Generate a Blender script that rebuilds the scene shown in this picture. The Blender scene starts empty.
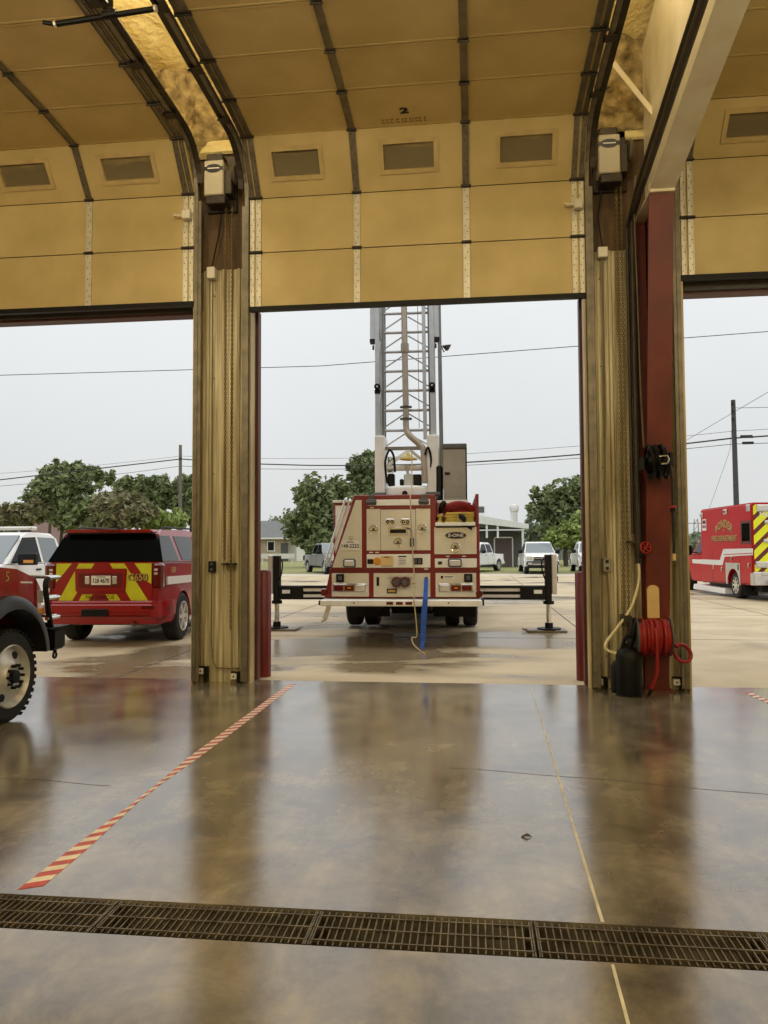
import bpy, bmesh, math, random
from mathutils import Vector, Matrix, noise
S = bpy.context.scene
COL = S.collection
V = Vector
PI = math.pi

# ------------------------------------------------------------------ camera numbers
CF, CY, CP, CR, CH = 769.0, math.radians(6.7), math.radians(2.68), math.radians(0.28), 1.56
CAMROT = (Matrix.Rotation(CY, 3, 'Z') @ Matrix.Rotation(PI / 2 + CP, 3, 'X') @ Matrix.Rotation(-CR, 3, 'Z'))


def at(px, py, Y):
    """world point seen at a pixel of the survey photo on the plane y = Y (used to site distant things)"""
    d = CAMROT @ V(((px - 384) / CF, -(py - 512) / CF, -1))
    t = Y / d.y
    return V((d.x * t, Y, CH + d.z * t))


# ------------------------------------------------------------------ materials
def lin(c):
    c = c / 255.0
    return c / 12.92 if c <= 0.04045 else ((c + 0.055) / 1.055) ** 2.4


def rgb(r, g, b):
    return (lin(r), lin(g), lin(b), 1.0)


MATS = {}


def mat(name, col, rough=0.5, metal=0.0, var=0.12, scale=6.0, bump=0.0, bscale=40.0, spec=0.5, coat=0.0, stretch=(1, 1, 1), col2=None, detail=4.0, rvar=0.0):
    m = bpy.data.materials.new(name)
    m.use_nodes = True
    nt = m.node_tree
    N, L = nt.nodes, nt.links
    b = N['Principled BSDF']
    b.inputs['Roughness'].default_value = rough
    b.inputs['Metallic'].default_value = metal
    b.inputs['Specular IOR Level'].default_value = spec
    b.inputs['Coat Weight'].default_value = coat
    b.inputs['Coat Roughness'].default_value = 0.08
    c = rgb(*col)
    if var > 0:
        tc = N.new('ShaderNodeTexCoord')
        mp = N.new('ShaderNodeMapping')
        mp.inputs['Scale'].default_value = stretch
        L.new(tc.outputs['Object'], mp.inputs['Vector'])
        nz = N.new('ShaderNodeTexNoise')
        nz.inputs['Scale'].default_value = scale
        nz.inputs['Detail'].default_value = detail
        L.new(mp.outputs['Vector'], nz.inputs['Vector'])
        rp = N.new('ShaderNodeValToRGB')
        rp.color_ramp.elements[0].position = 0.3
        rp.color_ramp.elements[1].position = 0.7
        d = rgb(*col2) if col2 else tuple(x * (1 - var) for x in c[:3]) + (1,)
        e = c if col2 else tuple(min(1, x * (1 + var * 0.6)) for x in c[:3]) + (1,)
        rp.color_ramp.elements[0].color = d
        rp.color_ramp.elements[1].color = e
        L.new(nz.outputs['Fac'], rp.inputs['Fac'])
        L.new(rp.outputs['Color'], b.inputs['Base Color'])
        if rvar:
            mr = N.new('ShaderNodeMapRange')
            mr.inputs['To Min'].default_value = max(0.0, rough - rvar)
            mr.inputs['To Max'].default_value = rough + rvar
            L.new(nz.outputs['Fac'], mr.inputs['Value'])
            L.new(mr.outputs['Result'], b.inputs['Roughness'])
        if bump > 0:
            n2 = N.new('ShaderNodeTexNoise')
            n2.inputs['Scale'].default_value = bscale
            n2.inputs['Detail'].default_value = 5
            L.new(mp.outputs['Vector'], n2.inputs['Vector'])
            bp = N.new('ShaderNodeBump')
            bp.inputs['Strength'].default_value = bump
            bp.inputs['Distance'].default_value = 0.03
            L.new(n2.outputs['Fac'], bp.inputs['Height'])
            L.new(bp.outputs['Normal'], b.inputs['Normal'])
    else:
        b.inputs['Base Color'].default_value = c
    MATS[name] = m
    return m


def emit(name, col, strength):
    m = bpy.data.materials.new(name)
    m.use_nodes = True
    b = m.node_tree.nodes['Principled BSDF']
    b.inputs['Base Color'].default_value = rgb(*col)
    b.inputs['Emission Color'].default_value = rgb(*col)
    b.inputs['Emission Strength'].default_value = strength
    MATS[name] = m
    return m


mat('door_skin', (218, 196, 138), 0.5, var=0.14, scale=1.6, bump=0.03, bscale=30, col2=(196, 174, 114))
mat('door_bronze', (70, 52, 40), 0.5, var=0.1)
mat('galv', (226, 220, 200), 0.38, 0.35, var=0.12, scale=9)
mat('galv_dark', (128, 120, 104), 0.45, 0.5, var=0.3, scale=8)
mat('steel_dark', (62, 54, 44), 0.5, 0.4, var=0.3, scale=10)
mat('black', (9, 9, 9), 0.5, var=0.2, spec=0.3)
mat('black_gloss', (12, 12, 13), 0.2, var=0.0)
mat('rubber', (24, 23, 22), 0.75, var=0.25, scale=9)
mat('liner', (232, 222, 186), 0.4, 0.1, var=0.3, scale=3.0, stretch=(11, 1, 0.3), col2=(146, 130, 92))
mat('liner_trim', (222, 204, 156), 0.4, 0.15, var=0.35, scale=2.5, stretch=(8, 1, 0.4), col2=(172, 150, 104))
mat('plywood', (104, 80, 50), 0.75, var=0.35, scale=3, stretch=(5, 1, 0.6), col2=(66, 50, 32))
mat('foam', (246, 232, 176), 0.85, var=0.3, scale=4, bump=1.0, bscale=14, col2=(226, 204, 132), detail=8)
mat('foam_brown', (206, 184, 130), 0.9, var=0.3, scale=7, bump=1.0, bscale=22, col2=(96, 78, 46), detail=10)  # darker, browner foam mix for the wall
mat('cover_shaded', (186, 178, 156), 0.5, var=0.06)  # operator cover colour, darkened to carry the shade it hangs in
mat('cream_paint', (240, 234, 210), 0.5, var=0.12, scale=3, col2=(222, 210, 178))
mat('primer_red', (116, 46, 34), 0.5, var=0.3, scale=3, col2=(92, 36, 27))
mat('bollard_red', (104, 22, 20), 0.4, var=0.2, scale=5)
mat('maroon_trim', (88, 44, 38), 0.5, var=0.2)
mat('pane_frame', (206, 182, 126), 0.6, var=0.15)
mat('white_plastic', (228, 222, 206), 0.45, var=0.06)
mat('badge', (26, 24, 34), 0.4, var=0.0)
mat('conduit', (64, 56, 48), 0.5, 0.3, var=0.25)
mat('cable', (120, 108, 84), 0.6, var=0.2)
mat('cream_hose', (226, 216, 170), 0.45, var=0.08)
mat('red_hose', (150, 24, 20), 0.45, var=0.2, scale=18)
mat('valve_red', (160, 30, 24), 0.4, var=0.1)
mat('kraft_board', (222, 190, 130), 0.75, var=0.1, scale=8)
mat('chain', (122, 106, 70), 0.45, 0.7, var=0.3, scale=30)
mat('tape_white', (236, 226, 206), 0.5, var=0.15, scale=14)
mat('tape_red', (196, 84, 68), 0.5, var=0.3, scale=14)
mat('sealant', (214, 206, 184), 0.6, var=0.3, scale=8)
mat('crack', (60, 48, 36), 0.6, var=0.2)
mat('grate', (134, 122, 94), 0.42, 0.6, var=0.35, scale=10, col2=(80, 66, 44))
mat('trench', (18, 14, 10), 0.8, var=0.4, scale=8)
# outdoor
mat('lawn', (128, 132, 78), 0.95, var=0.5, scale=0.35, col2=(150, 146, 96), bump=0.5, bscale=6)
mat('road', (196, 186, 168), 0.85, var=0.15, scale=0.5)
mat('kerb', (214, 206, 188), 0.8, var=0.1)
# vehicles
mat('engine_red', (126, 12, 18), 0.35, var=0.08, coat=0.25)
mat('dark_red', (104, 14, 18), 0.4, var=0.1, coat=0.2)
mat('suv_red', (152, 12, 22), 0.3, var=0.06, coat=0.4)
mat('bright_red', (186, 12, 26), 0.35, var=0.06, coat=0.12, spec=0.3)
mat('brush_red', (150, 18, 22), 0.2, var=0.06, coat=1.0)
mat('white_paint', (236, 236, 234), 0.28, var=0.04, coat=0.6)
mat('silver_paint', (132, 136, 140), 0.3, 0.4, var=0.06, coat=0.5)
mat('glass_dark', (9, 10, 11), 0.05, var=0.0, spec=0.22)
mat('glass_mid', (120, 130, 134), 0.08, var=0.0, spec=0.6)
mat('chrome', (225, 225, 222), 0.14, 1.0, var=0.05)
mat('alu', (214, 212, 206), 0.32, 0.6, var=0.1, scale=8)
mat('alu_cream', (242, 241, 236), 0.4, 0.15, var=0.08, scale=5)
mat('ladder_grey', (190, 192, 192), 0.45, 0.25, var=0.1)
mat('ladder_dark', (126, 126, 124), 0.45, 0.5, var=0.12)
mat('ladder_cream', (240, 240, 236), 0.45, var=0.06)
mat('waterway', (172, 160, 142), 0.42, 0.3, var=0.1)
mat('tan_box', (154, 149, 138), 0.5, 0.1, var=0.1)
mat('hivis', (214, 214, 40), 0.4, var=0.06)
mat('hivis_lime', (236, 240, 30), 0.4, var=0.05)
mat('white_mark', (236, 232, 224), 0.4, var=0.05)
mat('gold', (196, 164, 92), 0.4, 0.3, var=0.15, scale=30)
mat('letter_black', (18, 16, 16), 0.5, var=0.0)
mat('letter_grey', (70, 70, 72), 0.5, var=0.0)
mat('letter_white', (230, 228, 222), 0.4, var=0.0)
mat('lens_red', (96, 8, 12), 0.15, var=0.1, coat=0.6)
mat('lens_amber', (224, 150, 50), 0.2, var=0.1, coat=0.6)
mat('lens_clear', (214, 210, 200), 0.15, 0.3, var=0.1, coat=0.6)
mat('blue_strap', (36, 84, 176), 0.7, var=0.25, scale=10)
mat('rope', (186, 168, 128), 0.8, var=0.2, scale=30)
mat('hose_yellow', (214, 190, 96), 0.8, var=0.2, scale=12)
mat('hose_maroon', (140, 34, 40), 0.8, var=0.2, scale=12)
mat('grey_plastic', (84, 82, 80), 0.5, var=0.15)
mat('flare_black', (34, 33, 33), 0.38, var=0.15)
mat('steel_wheel', (206, 204, 196), 0.38, 0.4, var=0.15)
# plants / buildings
mat('bark', (84, 72, 60), 0.9, var=0.3)
mat('bark_grey', (128, 120, 110), 0.9, var=0.3)
mat('leaf_deep', (98, 112, 68), 0.8, var=0.5, scale=1.2, col2=(126, 136, 94))  # leaf colours from here on are lightened to carry distance haze
mat('leaf_mid', (114, 128, 84), 0.8, var=0.5, scale=1.2, col2=(138, 146, 102))
mat('leaf_bright', (132, 152, 78), 0.8, var=0.5, scale=1.2, col2=(156, 168, 102))
mat('leaf_rust', (138, 124, 98), 0.8, var=0.5, scale=1.2, col2=(122, 130, 86))
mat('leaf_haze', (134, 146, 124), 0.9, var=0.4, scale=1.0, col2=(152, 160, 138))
mat('roof_grey', (116, 118, 116), 0.85, var=0.15, scale=3)
mat('house_brick', (176, 158, 138), 0.85, var=0.3, scale=4)
mat('house_white', (226, 224, 216), 0.7, var=0.05)
mat('shop_white', (222, 224, 222), 0.5, 0.1, var=0.08)
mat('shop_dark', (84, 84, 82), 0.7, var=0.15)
mat('shop_door', (92, 80, 76), 0.7, var=0.1, stretch=(6, 1, 1))
mat('barn_roof', (122, 98, 88), 0.8, var=0.2)
mat('pole_wood', (118, 110, 100), 0.85, var=0.2, stretch=(6, 6, 0.5))
mat('pole_dark', (70, 70, 72), 0.8, var=0.2)
mat('wire', (52, 54, 58), 0.7, var=0.0)


def bump_checker(name, base, scale):
    """diamond tread plate: woven raised lozenges as a bump on bright metal"""
    m = mat(name, base, 0.36, 0.2, var=0.06, scale=4)
    nt = m.node_tree
    N, L = nt.nodes, nt.links
    tc = N.new('ShaderNodeTexCoord')
    mp = N.new('ShaderNodeMapping')
    mp.inputs['Rotation'].default_value = (0, PI / 4, 0)
    mp.inputs['Scale'].default_value = (scale, scale, scale)
    L.new(tc.outputs['Object'], mp.inputs['Vector'])
    ck = N.new('ShaderNodeTexChecker')
    ck.inputs['Scale'].default_value = 1.0
    L.new(mp.outputs['Vector'], ck.inputs['Vector'])
    bp = N.new('ShaderNodeBump')
    bp.inputs['Strength'].default_value = 0.5
    bp.inputs['Distance'].default_value = 0.01
    L.new(ck.outputs['Fac'], bp.inputs['Height'])
    L.new(bp.outputs['Normal'], N['Principled BSDF'].inputs['Normal'])
    return m


bump_checker('diamond_plate', (224, 217, 198), 28)


def floor_material():
    m = bpy.data.materials.new('polished_wet_concrete')
    m.use_nodes = True
    nt = m.node_tree
    N, L = nt.nodes, nt.links
    b = N['Principled BSDF']
    tc = N.new('ShaderNodeTexCoord')

    def nz(scale, detail, dist=0.0, sc=(1, 1, 1), rough=0.55):
        mp = N.new('ShaderNodeMapping')
        mp.inputs['Scale'].default_value = sc
        L.new(tc.outputs['Object'], mp.inputs['Vector'])
        n = N.new('ShaderNodeTexNoise')
        n.inputs['Scale'].default_value = scale
        n.inputs['Detail'].default_value = detail
        n.inputs['Roughness'].default_value = rough
        n.inputs['Distortion'].default_value = dist
        L.new(mp.outputs['Vector'], n.inputs['Vector'])
        return n

    def ramp(src, p0, c0, p1, c1):
        r = N.new('ShaderNodeValToRGB')
        r.color_ramp.elements[0].position = p0
        r.color_ramp.elements[0].color = c0
        r.color_ramp.elements[1].position = p1
        r.color_ramp.elements[1].color = c1
        L.new(src.outputs['Fac'], r.inputs['Fac'])
        return r

    def mix(a, bb, f, mode='MIX'):
        x = N.new('ShaderNodeMix')
        x.data_type = 'RGBA'
        x.blend_type = mode
        if isinstance(f, float):
            x.inputs['Factor'].default_value = f
        else:
            L.new(f, x.inputs['Factor'])
        L.new(a, x.inputs['A'])
        L.new(bb, x.inputs['B'])
        return x.outputs['Result']
    big = ramp(nz(0.75, 5, 0.2), 0.34, rgb(86, 80, 68), 0.68, rgb(150, 143, 128))
    mid = ramp(nz(2.2, 9, 0.35, rough=0.7), 0.36, rgb(66, 58, 45), 0.64, rgb(176, 164, 138))
    ochre = ramp(nz(1.3, 6, 0.5, (1, 0.7, 1)), 0.56, (0, 0, 0, 1), 0.74, (1, 1, 1, 1))
    och = N.new('ShaderNodeRGB')
    och.outputs[0].default_value = rgb(140, 118, 76)
    c = mix(big.outputs['Color'], mid.outputs['Color'], 0.5)
    f = N.new('ShaderNodeMath')
    f.operation = 'MULTIPLY'
    f.inputs[1].default_value = 0.5
    L.new(ochre.outputs['Color'], f.inputs[0])
    c = mix(c, och.outputs[0], f.outputs[0])
    # drag marks and dried wash water, long towards the doors
    st = ramp(nz(2.4, 7, 0.3, (1.6, 0.35, 1), 0.6), 0.42, (0.62, 0.58, 0.5, 1), 0.62, (1.12, 1.1, 1.04, 1))
    c = mix(c, st.outputs['Color'], 0.55, 'MULTIPLY')
    L.new(c, b.inputs['Base Color'])
    rn = nz(1.1, 4, 0.5, (1, 1, 1))
    mr = N.new('ShaderNodeMapRange')
    mr.inputs['From Min'].default_value = 0.3
    mr.inputs['From Max'].default_value = 0.7
    mr.inputs['To Min'].default_value = 0.12
    mr.inputs['To Max'].default_value = 0.27
    L.new(rn.outputs['Fac'], mr.inputs['Value'])
    L.new(mr.outputs['Result'], b.inputs['Roughness'])
    bn = nz(7, 3)
    bp = N.new('ShaderNodeBump')
    bp.inputs['Strength'].default_value = 0.06
    bp.inputs['Distance'].default_value = 0.02
    L.new(bn.outputs['Fac'], bp.inputs['Height'])
    L.new(bp.outputs['Normal'], b.inputs['Normal'])
    b.inputs['Specular IOR Level'].default_value = 0.6
    b.inputs['Coat Weight'].default_value = 0.75
    b.inputs['Coat Roughness'].default_value = 0.17
    MATS['floor'] = m


def apron_material():
    m = bpy.data.materials.new('damp_apron_concrete')
    m.use_nodes = True
    nt = m.node_tree
    N, L = nt.nodes, nt.links
    b = N['Principled BSDF']
    tc = N.new('ShaderNodeTexCoord')

    def nz(scale, detail, dist, sc):
        mp = N.new('ShaderNodeMapping')
        mp.inputs['Scale'].default_value = sc
        L.new(tc.outputs['Object'], mp.inputs['Vector'])
        n = N.new('ShaderNodeTexNoise')
        n.inputs['Scale'].default_value = scale
        n.inputs['Detail'].default_value = detail
        n.inputs['Distortion'].default_value = dist
        L.new(mp.outputs['Vector'], n.inputs['Vector'])
        return n
    dry = N.new('ShaderNodeValToRGB')
    dry.color_ramp.elements[0].position = 0.3
    dry.color_ramp.elements[0].color = rgb(176, 158, 126)
    dry.color_ramp.elements[1].position = 0.72
    dry.color_ramp.elements[1].color = rgb(204, 188, 156)
    L.new(nz(0.8, 7, 0.4, (1, 1, 1)).outputs['Fac'], dry.inputs['Fac'])
    # damp patches left by rain, long in the direction water runs
    wet = N.new('ShaderNodeValToRGB')
    wet.color_ramp.elements[0].position = 0.54
    wet.color_ramp.elements[0].color = (0, 0, 0, 1)
    wet.color_ramp.elements[1].position = 0.62
    wet.color_ramp.elements[1].color = (1, 1, 1, 1)
    # the standing damp: ragged pools where water has run off the trucks
    geo = tc.outputs['Object']
    base = nz(0.26, 5, 0.8, (0.8, 1.3, 1)).outputs['Fac']
    edge = nz(0.9, 6, 0.6, (1, 1, 1)).outputs['Fac']
    acc = base
    for (cx, cy, rx, ry, gain) in ((-0.9, 13.2, 2.6, 3.6, 0.34), (-2.4, 11.0, 1.3, 2.6, 0.26), (-4.4, 10.6, 1.5, 1.6, 0.34), (0.7, 9.6, 0.9, 0.35, 0.2), (-6.2, 13.6, 1.6, 2.2, 0.26), (8.8, 25.5, 2.0, 3.0, 0.2)):
        m1 = N.new('ShaderNodeMapping')
        m1.vector_type = 'POINT'
        m1.inputs['Location'].default_value = (-cx / rx, -cy / ry, 0)
        m1.inputs['Scale'].default_value = (1 / rx, 1 / ry, 0)
        L.new(geo, m1.inputs['Vector'])
        ln = N.new('ShaderNodeVectorMath')
        ln.operation = 'LENGTH'
        L.new(m1.outputs['Vector'], ln.inputs[0])
        mr0 = N.new('ShaderNodeMapRange')
        mr0.inputs['From Min'].default_value = 0.2
        mr0.inputs['From Max'].default_value = 1.2
        mr0.inputs['To Min'].default_value = gain
        mr0.inputs['To Max'].default_value = 0.0
        L.new(ln.outputs['Value'], mr0.inputs['Value'])
        mm_ = N.new('ShaderNodeMath')
        mm_.operation = 'MULTIPLY'
        L.new(mr0.outputs['Result'], mm_.inputs[0])
        L.new(edge, mm_.inputs[1])
        ad = N.new('ShaderNodeMath')
        ad.operation = 'ADD'
        L.new(acc, ad.inputs[0])
        L.new(mm_.outputs[0], ad.inputs[1])
        acc = ad.outputs[0]
    L.new(acc, wet.inputs['Fac'])
    dk = N.new('ShaderNodeMix')
    dk.data_type = 'RGBA'
    dk.blend_type = 'MULTIPLY'
    L.new(wet.outputs['Color'], dk.inputs['Factor'])
    L.new(dry.outputs['Color'], dk.inputs['A'])
    dk.inputs['B'].default_value = (0.5, 0.46, 0.42, 1)
    L.new(dk.outputs['Result'], b.inputs['Base Color'])
    mr = N.new('ShaderNodeMapRange')
    mr.inputs['To Min'].default_value = 0.75
    mr.inputs['To Max'].default_value = 0.22
    L.new(wet.outputs['Color'], mr.inputs['Value'])
    L.new(mr.outputs['Result'], b.inputs['Roughness'])
    MATS['apron'] = m


def glass_material():
    """see-through pane with reflected light in its tint"""
    m = bpy.data.materials.new('pane_glare')
    m.use_nodes = True
    nt = m.node_tree
    N, L = nt.nodes, nt.links
    b = N['Principled BSDF']
    b.inputs['Base Color'].default_value = rgb(150, 136, 102)  # pale tint stands in for reflections on the glass
    b.inputs['Roughness'].default_value = 0.12
    b.inputs['Alpha'].default_value = 0.6
    MATS['pane'] = m


floor_material()
apron_material()
glass_material()


# ------------------------------------------------------------------ mesh builder
class MB:
    def __init__(s, *mats):
        s.bm = bmesh.new()
        s.mats = list(mats) or ['black']
        s.mi = 0
        s.T = Matrix()

    def m(s, name):
        if name not in s.mats:
            s.mats.append(name)
        s.mi = s.mats.index(name)
        return s

    def raw(s, verts, faces):
        vs = [s.bm.verts.new(s.T @ V(v)) for v in verts]
        for f in faces:
            try:
                fc = s.bm.faces.new([vs[i] for i in f])
                fc.material_index = s.mi
            except ValueError:
                pass
        return s

    def _join(s, b):
        b.verts.ensure_lookup_table()
        b.verts.index_update()
        s.raw([v.co.copy() for v in b.verts], [[v.index for v in f.verts] for f in b.faces])
        b.free()
        return s

    def box(s, x0, x1, y0, y1, z0, z1, bev=0.0, seg=1):
        b = bmesh.new()
        bmesh.ops.create_cube(b, size=1.0)
        for v in b.verts:
            v.co = V(((x0 + x1) / 2 + v.co.x * (x1 - x0), (y0 + y1) / 2 + v.co.y * (y1 - y0), (z0 + z1) / 2 + v.co.z * (z1 - z0)))
        if bev > 0:
            bmesh.ops.bevel(b, geom=b.edges[:], offset=min(bev, 0.45 * min(abs(x1 - x0), abs(y1 - y0), abs(z1 - z0))), segments=seg, affect='EDGES')
        return s._join(b)

    def prism(s, poly, axis, a, c, bev=0.0, seg=2):
        """polygon extruded along an axis; x: (y,z)  y: (x,z)  z: (x,y)"""
        b = bmesh.new()

        def p(q, t):
            return {'x': V((t, q[0], q[1])), 'y': V((q[0], t, q[1])), 'z': V((q[0], q[1], t))}[axis]
        A = [b.verts.new(p(q, a)) for q in poly]
        C = [b.verts.new(p(q, c)) for q in poly]
        n = len(poly)
        b.faces.new(A)
        b.faces.new(C[::-1])
        for i in range(n):
            j = (i + 1) % n
            b.faces.new([A[j], A[i], C[i], C[j]])
        if bev > 0:
            bmesh.ops.bevel(b, geom=b.edges[:], offset=bev, segments=seg, affect='EDGES', clamp_overlap=True)
        return s._join(b)

    def lathe(s, prof, c, axis, n=20, closed=False, caps=True):
        """profile of (along, radius) turned about an axis through c"""
        ax = V(axis).normalized()
        u = ax.orthogonal().normalized()
        w = ax.cross(u)
        vs, fs = [], []
        for (t, r) in prof:
            for k in range(n):
                a = 2 * PI * k / n
                vs.append(V(c) + ax * t + (u * math.cos(a) + w * math.sin(a)) * max(r, 1e-4))
        m = len(prof)
        for i in range(m if closed else m - 1):
            j = (i + 1) % m
            for k in range(n):
                l = (k + 1) % n
                fs.append((i * n + k, i * n + l, j * n + l, j * n + k))
        if caps and not closed:
            fs.append(tuple(range(n))[::-1])
            fs.append(tuple((m - 1) * n + k for k in range(n)))
        return s.raw(vs, fs)

    def cyl(s, a, b, r, r2=None, n=12):
        a, b = V(a), V(b)
        L = (b - a).length
        return s.lathe([(0, r), (L, r if r2 is None else r2)], a, b - a, n)

    def tube(s, pts, r, n=8, closed=False):
        pts = [V(p) for p in pts]
        N = len(pts)
        vs, fs = [], []
        prev = None
        for i in range(N):
            if closed:
                t = pts[(i + 1) % N] - pts[i - 1]
            else:
                t = pts[min(i + 1, N - 1)] - pts[max(i - 1, 0)]
            t.normalize()
            if prev is None:
                u = t.orthogonal().normalized()
            else:
                u = prev - t * prev.dot(t)
                u = u.normalized() if u.length > 1e-6 else t.orthogonal().normalized()
            prev = u
            w = t.cross(u)
            rr = r[i] if isinstance(r, (list, tuple)) else r
            for k in range(n):
                a = 2 * PI * k / n
                vs.append(pts[i] + (u * math.cos(a) + w * math.sin(a)) * rr)
        for i in range(N if closed else N - 1):
            j = (i + 1) % N
            for k in range(n):
                l = (k + 1) % n
                fs.append((i * n + k, i * n + l, j * n + l, j * n + k))
        if not closed:
            fs.append(tuple(range(n))[::-1])
            fs.append(tuple((N - 1) * n + k for k in range(n)))
        return s.raw(vs, fs)

    def bar(s, a, b, w, d, up=(0, 0, 1)):
        """rectangular bar from a to b, w wide across, d deep along 'up'"""
        a, b = V(a), V(b)
        t = (b - a).normalized()
        u = t.cross(V(up))
        u = u.normalized() if u.length > 1e-5 else t.orthogonal().normalized()
        v = u.cross(t)
        vs = []
        for p in (a, b):
            for (i, j) in ((-1, -1), (1, -1), (1, 1), (-1, 1)):
                vs.append(p + u * (i * w / 2) + v * (j * d / 2))
        return s.raw(vs, [(3, 2, 1, 0), (4, 5, 6, 7), (0, 1, 5, 4), (1, 2, 6, 5), (2, 3, 7, 6), (3, 0, 4, 7)])

    def sweep(s, pts, prof, xaxis=(1, 0, 0)):
        """closed 2-d profile (x, normal) swept along a path lying in a plane of constant x"""
        pts = [V(p) for p in pts]
        X = V(xaxis)
        vs, fs = [], []
        n = len(prof)
        for i, p in enumerate(pts):
            t = (pts[min(i + 1, len(pts) - 1)] - pts[max(i - 1, 0)]).normalized()
            nn = X.cross(t)
            for (a, b) in prof:
                vs.append(p + X * a + nn * b)
        for i in range(len(pts) - 1):
            for k in range(n):
                l = (k + 1) % n
                fs.append((i * n + k, i * n + l, (i + 1) * n + l, (i + 1) * n + k))
        fs.append(tuple(range(n))[::-1])
        fs.append(tuple((len(pts) - 1) * n + k for k in range(n)))
        return s.raw(vs, fs)

    def torus(s, c, axis, R, r, n=20, k=8, sq=1.0, stretch=None):
        ax = V(axis).normalized()
        u = ax.orthogonal().normalized() if stretch is None else V(stretch).normalized()
        w = ax.cross(u)
        pts = [V(c) + u * math.cos(2 * PI * i / n) * R * sq + w * math.sin(2 * PI * i / n) * R for i in range(n)]
        return s.tube(pts, r, k, closed=True)

    def sphere(s, c, r, n=12, sc=(1, 1, 1)):
        b = bmesh.new()
        bmesh.ops.create_uvsphere(b, u_segments=n, v_segments=max(6, n // 2 + 2), radius=r)
        for v in b.verts:
            v.co = V(c) + V((v.co.x * sc[0], v.co.y * sc[1], v.co.z * sc[2]))
        return s._join(b)

    def plate(s, pts, nrm, t):
        """a flat outline given thickness t along nrm"""
        pts = [V(p) for p in pts]
        nv = V(nrm).normalized() * t
        n = len(pts)
        return s.raw(pts + [p + nv for p in pts], [tuple(range(n))[::-1], tuple(range(n, 2 * n))] + [(i, (i + 1) % n, n + (i + 1) % n, n + i) for i in range(n)])

    def text(s, txt, size, c, right, up, depth=0.004, arc=0.0, squeeze=1.0, bold=0.0):
        """raised lettering centred on c; reads along 'right', stands along 'up'"""
        cu = bpy.data.curves.new('lettering', 'FONT')
        cu.body = txt
        cu.size = size
        cu.align_x = 'CENTER'
        cu.align_y = 'CENTER'
        cu.extrude = depth
        cu.offset = bold
        cu.resolution_u = 2
        ob = bpy.data.objects.new('lettering', cu)
        COL.objects.link(ob)
        dg = bpy.context.evaluated_depsgraph_get()
        me = bpy.data.meshes.new_from_object(ob.evaluated_get(dg))
        R, U = V(right).normalized(), V(up).normalized()
        W = R.cross(U)
        vs = []
        for v in me.vertices:
            x, y, z = v.co.x * squeeze, v.co.y, v.co.z
            if arc:
                a = x / arc
                x, y = (arc + y) * math.sin(a), (arc + y) * math.cos(a) - arc
            vs.append(V(c) + R * x + U * y + W * z)
        s.raw(vs, [tuple(p.vertices) for p in me.polygons])
        bpy.data.objects.remove(ob)
        bpy.data.curves.remove(cu)
        bpy.data.meshes.remove(me)
        return s

    def build_sides(s, name, parent=None, flat=False):
        """the same part on either flank of a vehicle: one mesh for each side"""
        out = []
        for sg in (-1, 1):
            q = MB(*s.mats)
            q.bm.free()
            q.bm = s.bm.copy()
            kill = [f for f in q.bm.faces if f.calc_center_median().x * sg < 0]
            bmesh.ops.delete(q.bm, geom=kill, context='FACES')
            out.append(q.build(name, parent, flat=flat))
        s.bm.free()
        return out

    def build(s, name, parent=None, loc=None, rotz=0.0, flat=False, ang=35):
        me = bpy.data.meshes.new(name)
        bmesh.ops.recalc_face_normals(s.bm, faces=s.bm.faces[:])
        s.bm.to_mesh(me)
        s.bm.free()
        for n in s.mats:
            me.materials.append(MATS[n])
        if not flat and len(me.polygons):
            me.shade_smooth()
            me.set_sharp_from_angle(angle=math.radians(ang))
        o = bpy.data.objects.new(name, me)
        COL.objects.link(o)
        if loc is not None:
            o.location = loc
        o.rotation_euler = (0, 0, rotz)
        if parent:
            o.parent = parent
        return o


def thing(name, label, cat, loc=(0, 0, 0), rotz=0.0, group=None):
    o = bpy.data.objects.new(name, None)
    COL.objects.link(o)
    o.empty_display_size = 0.2
    o.location = loc
    o.rotation_euler = (0, 0, rotz)
    return tag(o, label, cat, group)


def tag(o, label, cat, group=None, kind=None):
    o['label'] = label
    o['category'] = cat
    if group:
        o['group'] = group
    if kind:
        o['kind'] = kind
    return o


def struct(o, label=None, cat=None):
    o['kind'] = 'structure'
    if label:
        o['label'] = label
        o['category'] = cat
    return o


def copy_tree(o, parent=None):
    c = o.copy()
    COL.objects.link(c)
    if parent:
        c.parent = parent
    for ch in list(o.children):
        copy_tree(ch, c)
    return c


def bez(p0, p1, p2, p3, n=12):
    out = []
    for i in range(n + 1):
        t = i / n
        out.append(V(p0) * (1 - t) ** 3 + V(p1) * 3 * t * (1 - t) ** 2 + V(p2) * 3 * t * t * (1 - t) + V(p3) * t ** 3)
    return out


def spline(pts, n=6):
    """smooth curve through the points"""
    P = [V(p) for p in pts]
    out = []
    for i in range(len(P) - 1):
        a, b, c, d = P[max(i - 1, 0)], P[i], P[i + 1], P[min(i + 2, len(P) - 1)]
        for k in range(n):
            t = k / n
            out.append(0.5 * ((2 * b) + (c - a) * t + (2 * a - 5 * b + 4 * c - d) * t * t + (3 * b - a - 3 * c + d) * t ** 3))
    out.append(P[-1])
    return out


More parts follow.
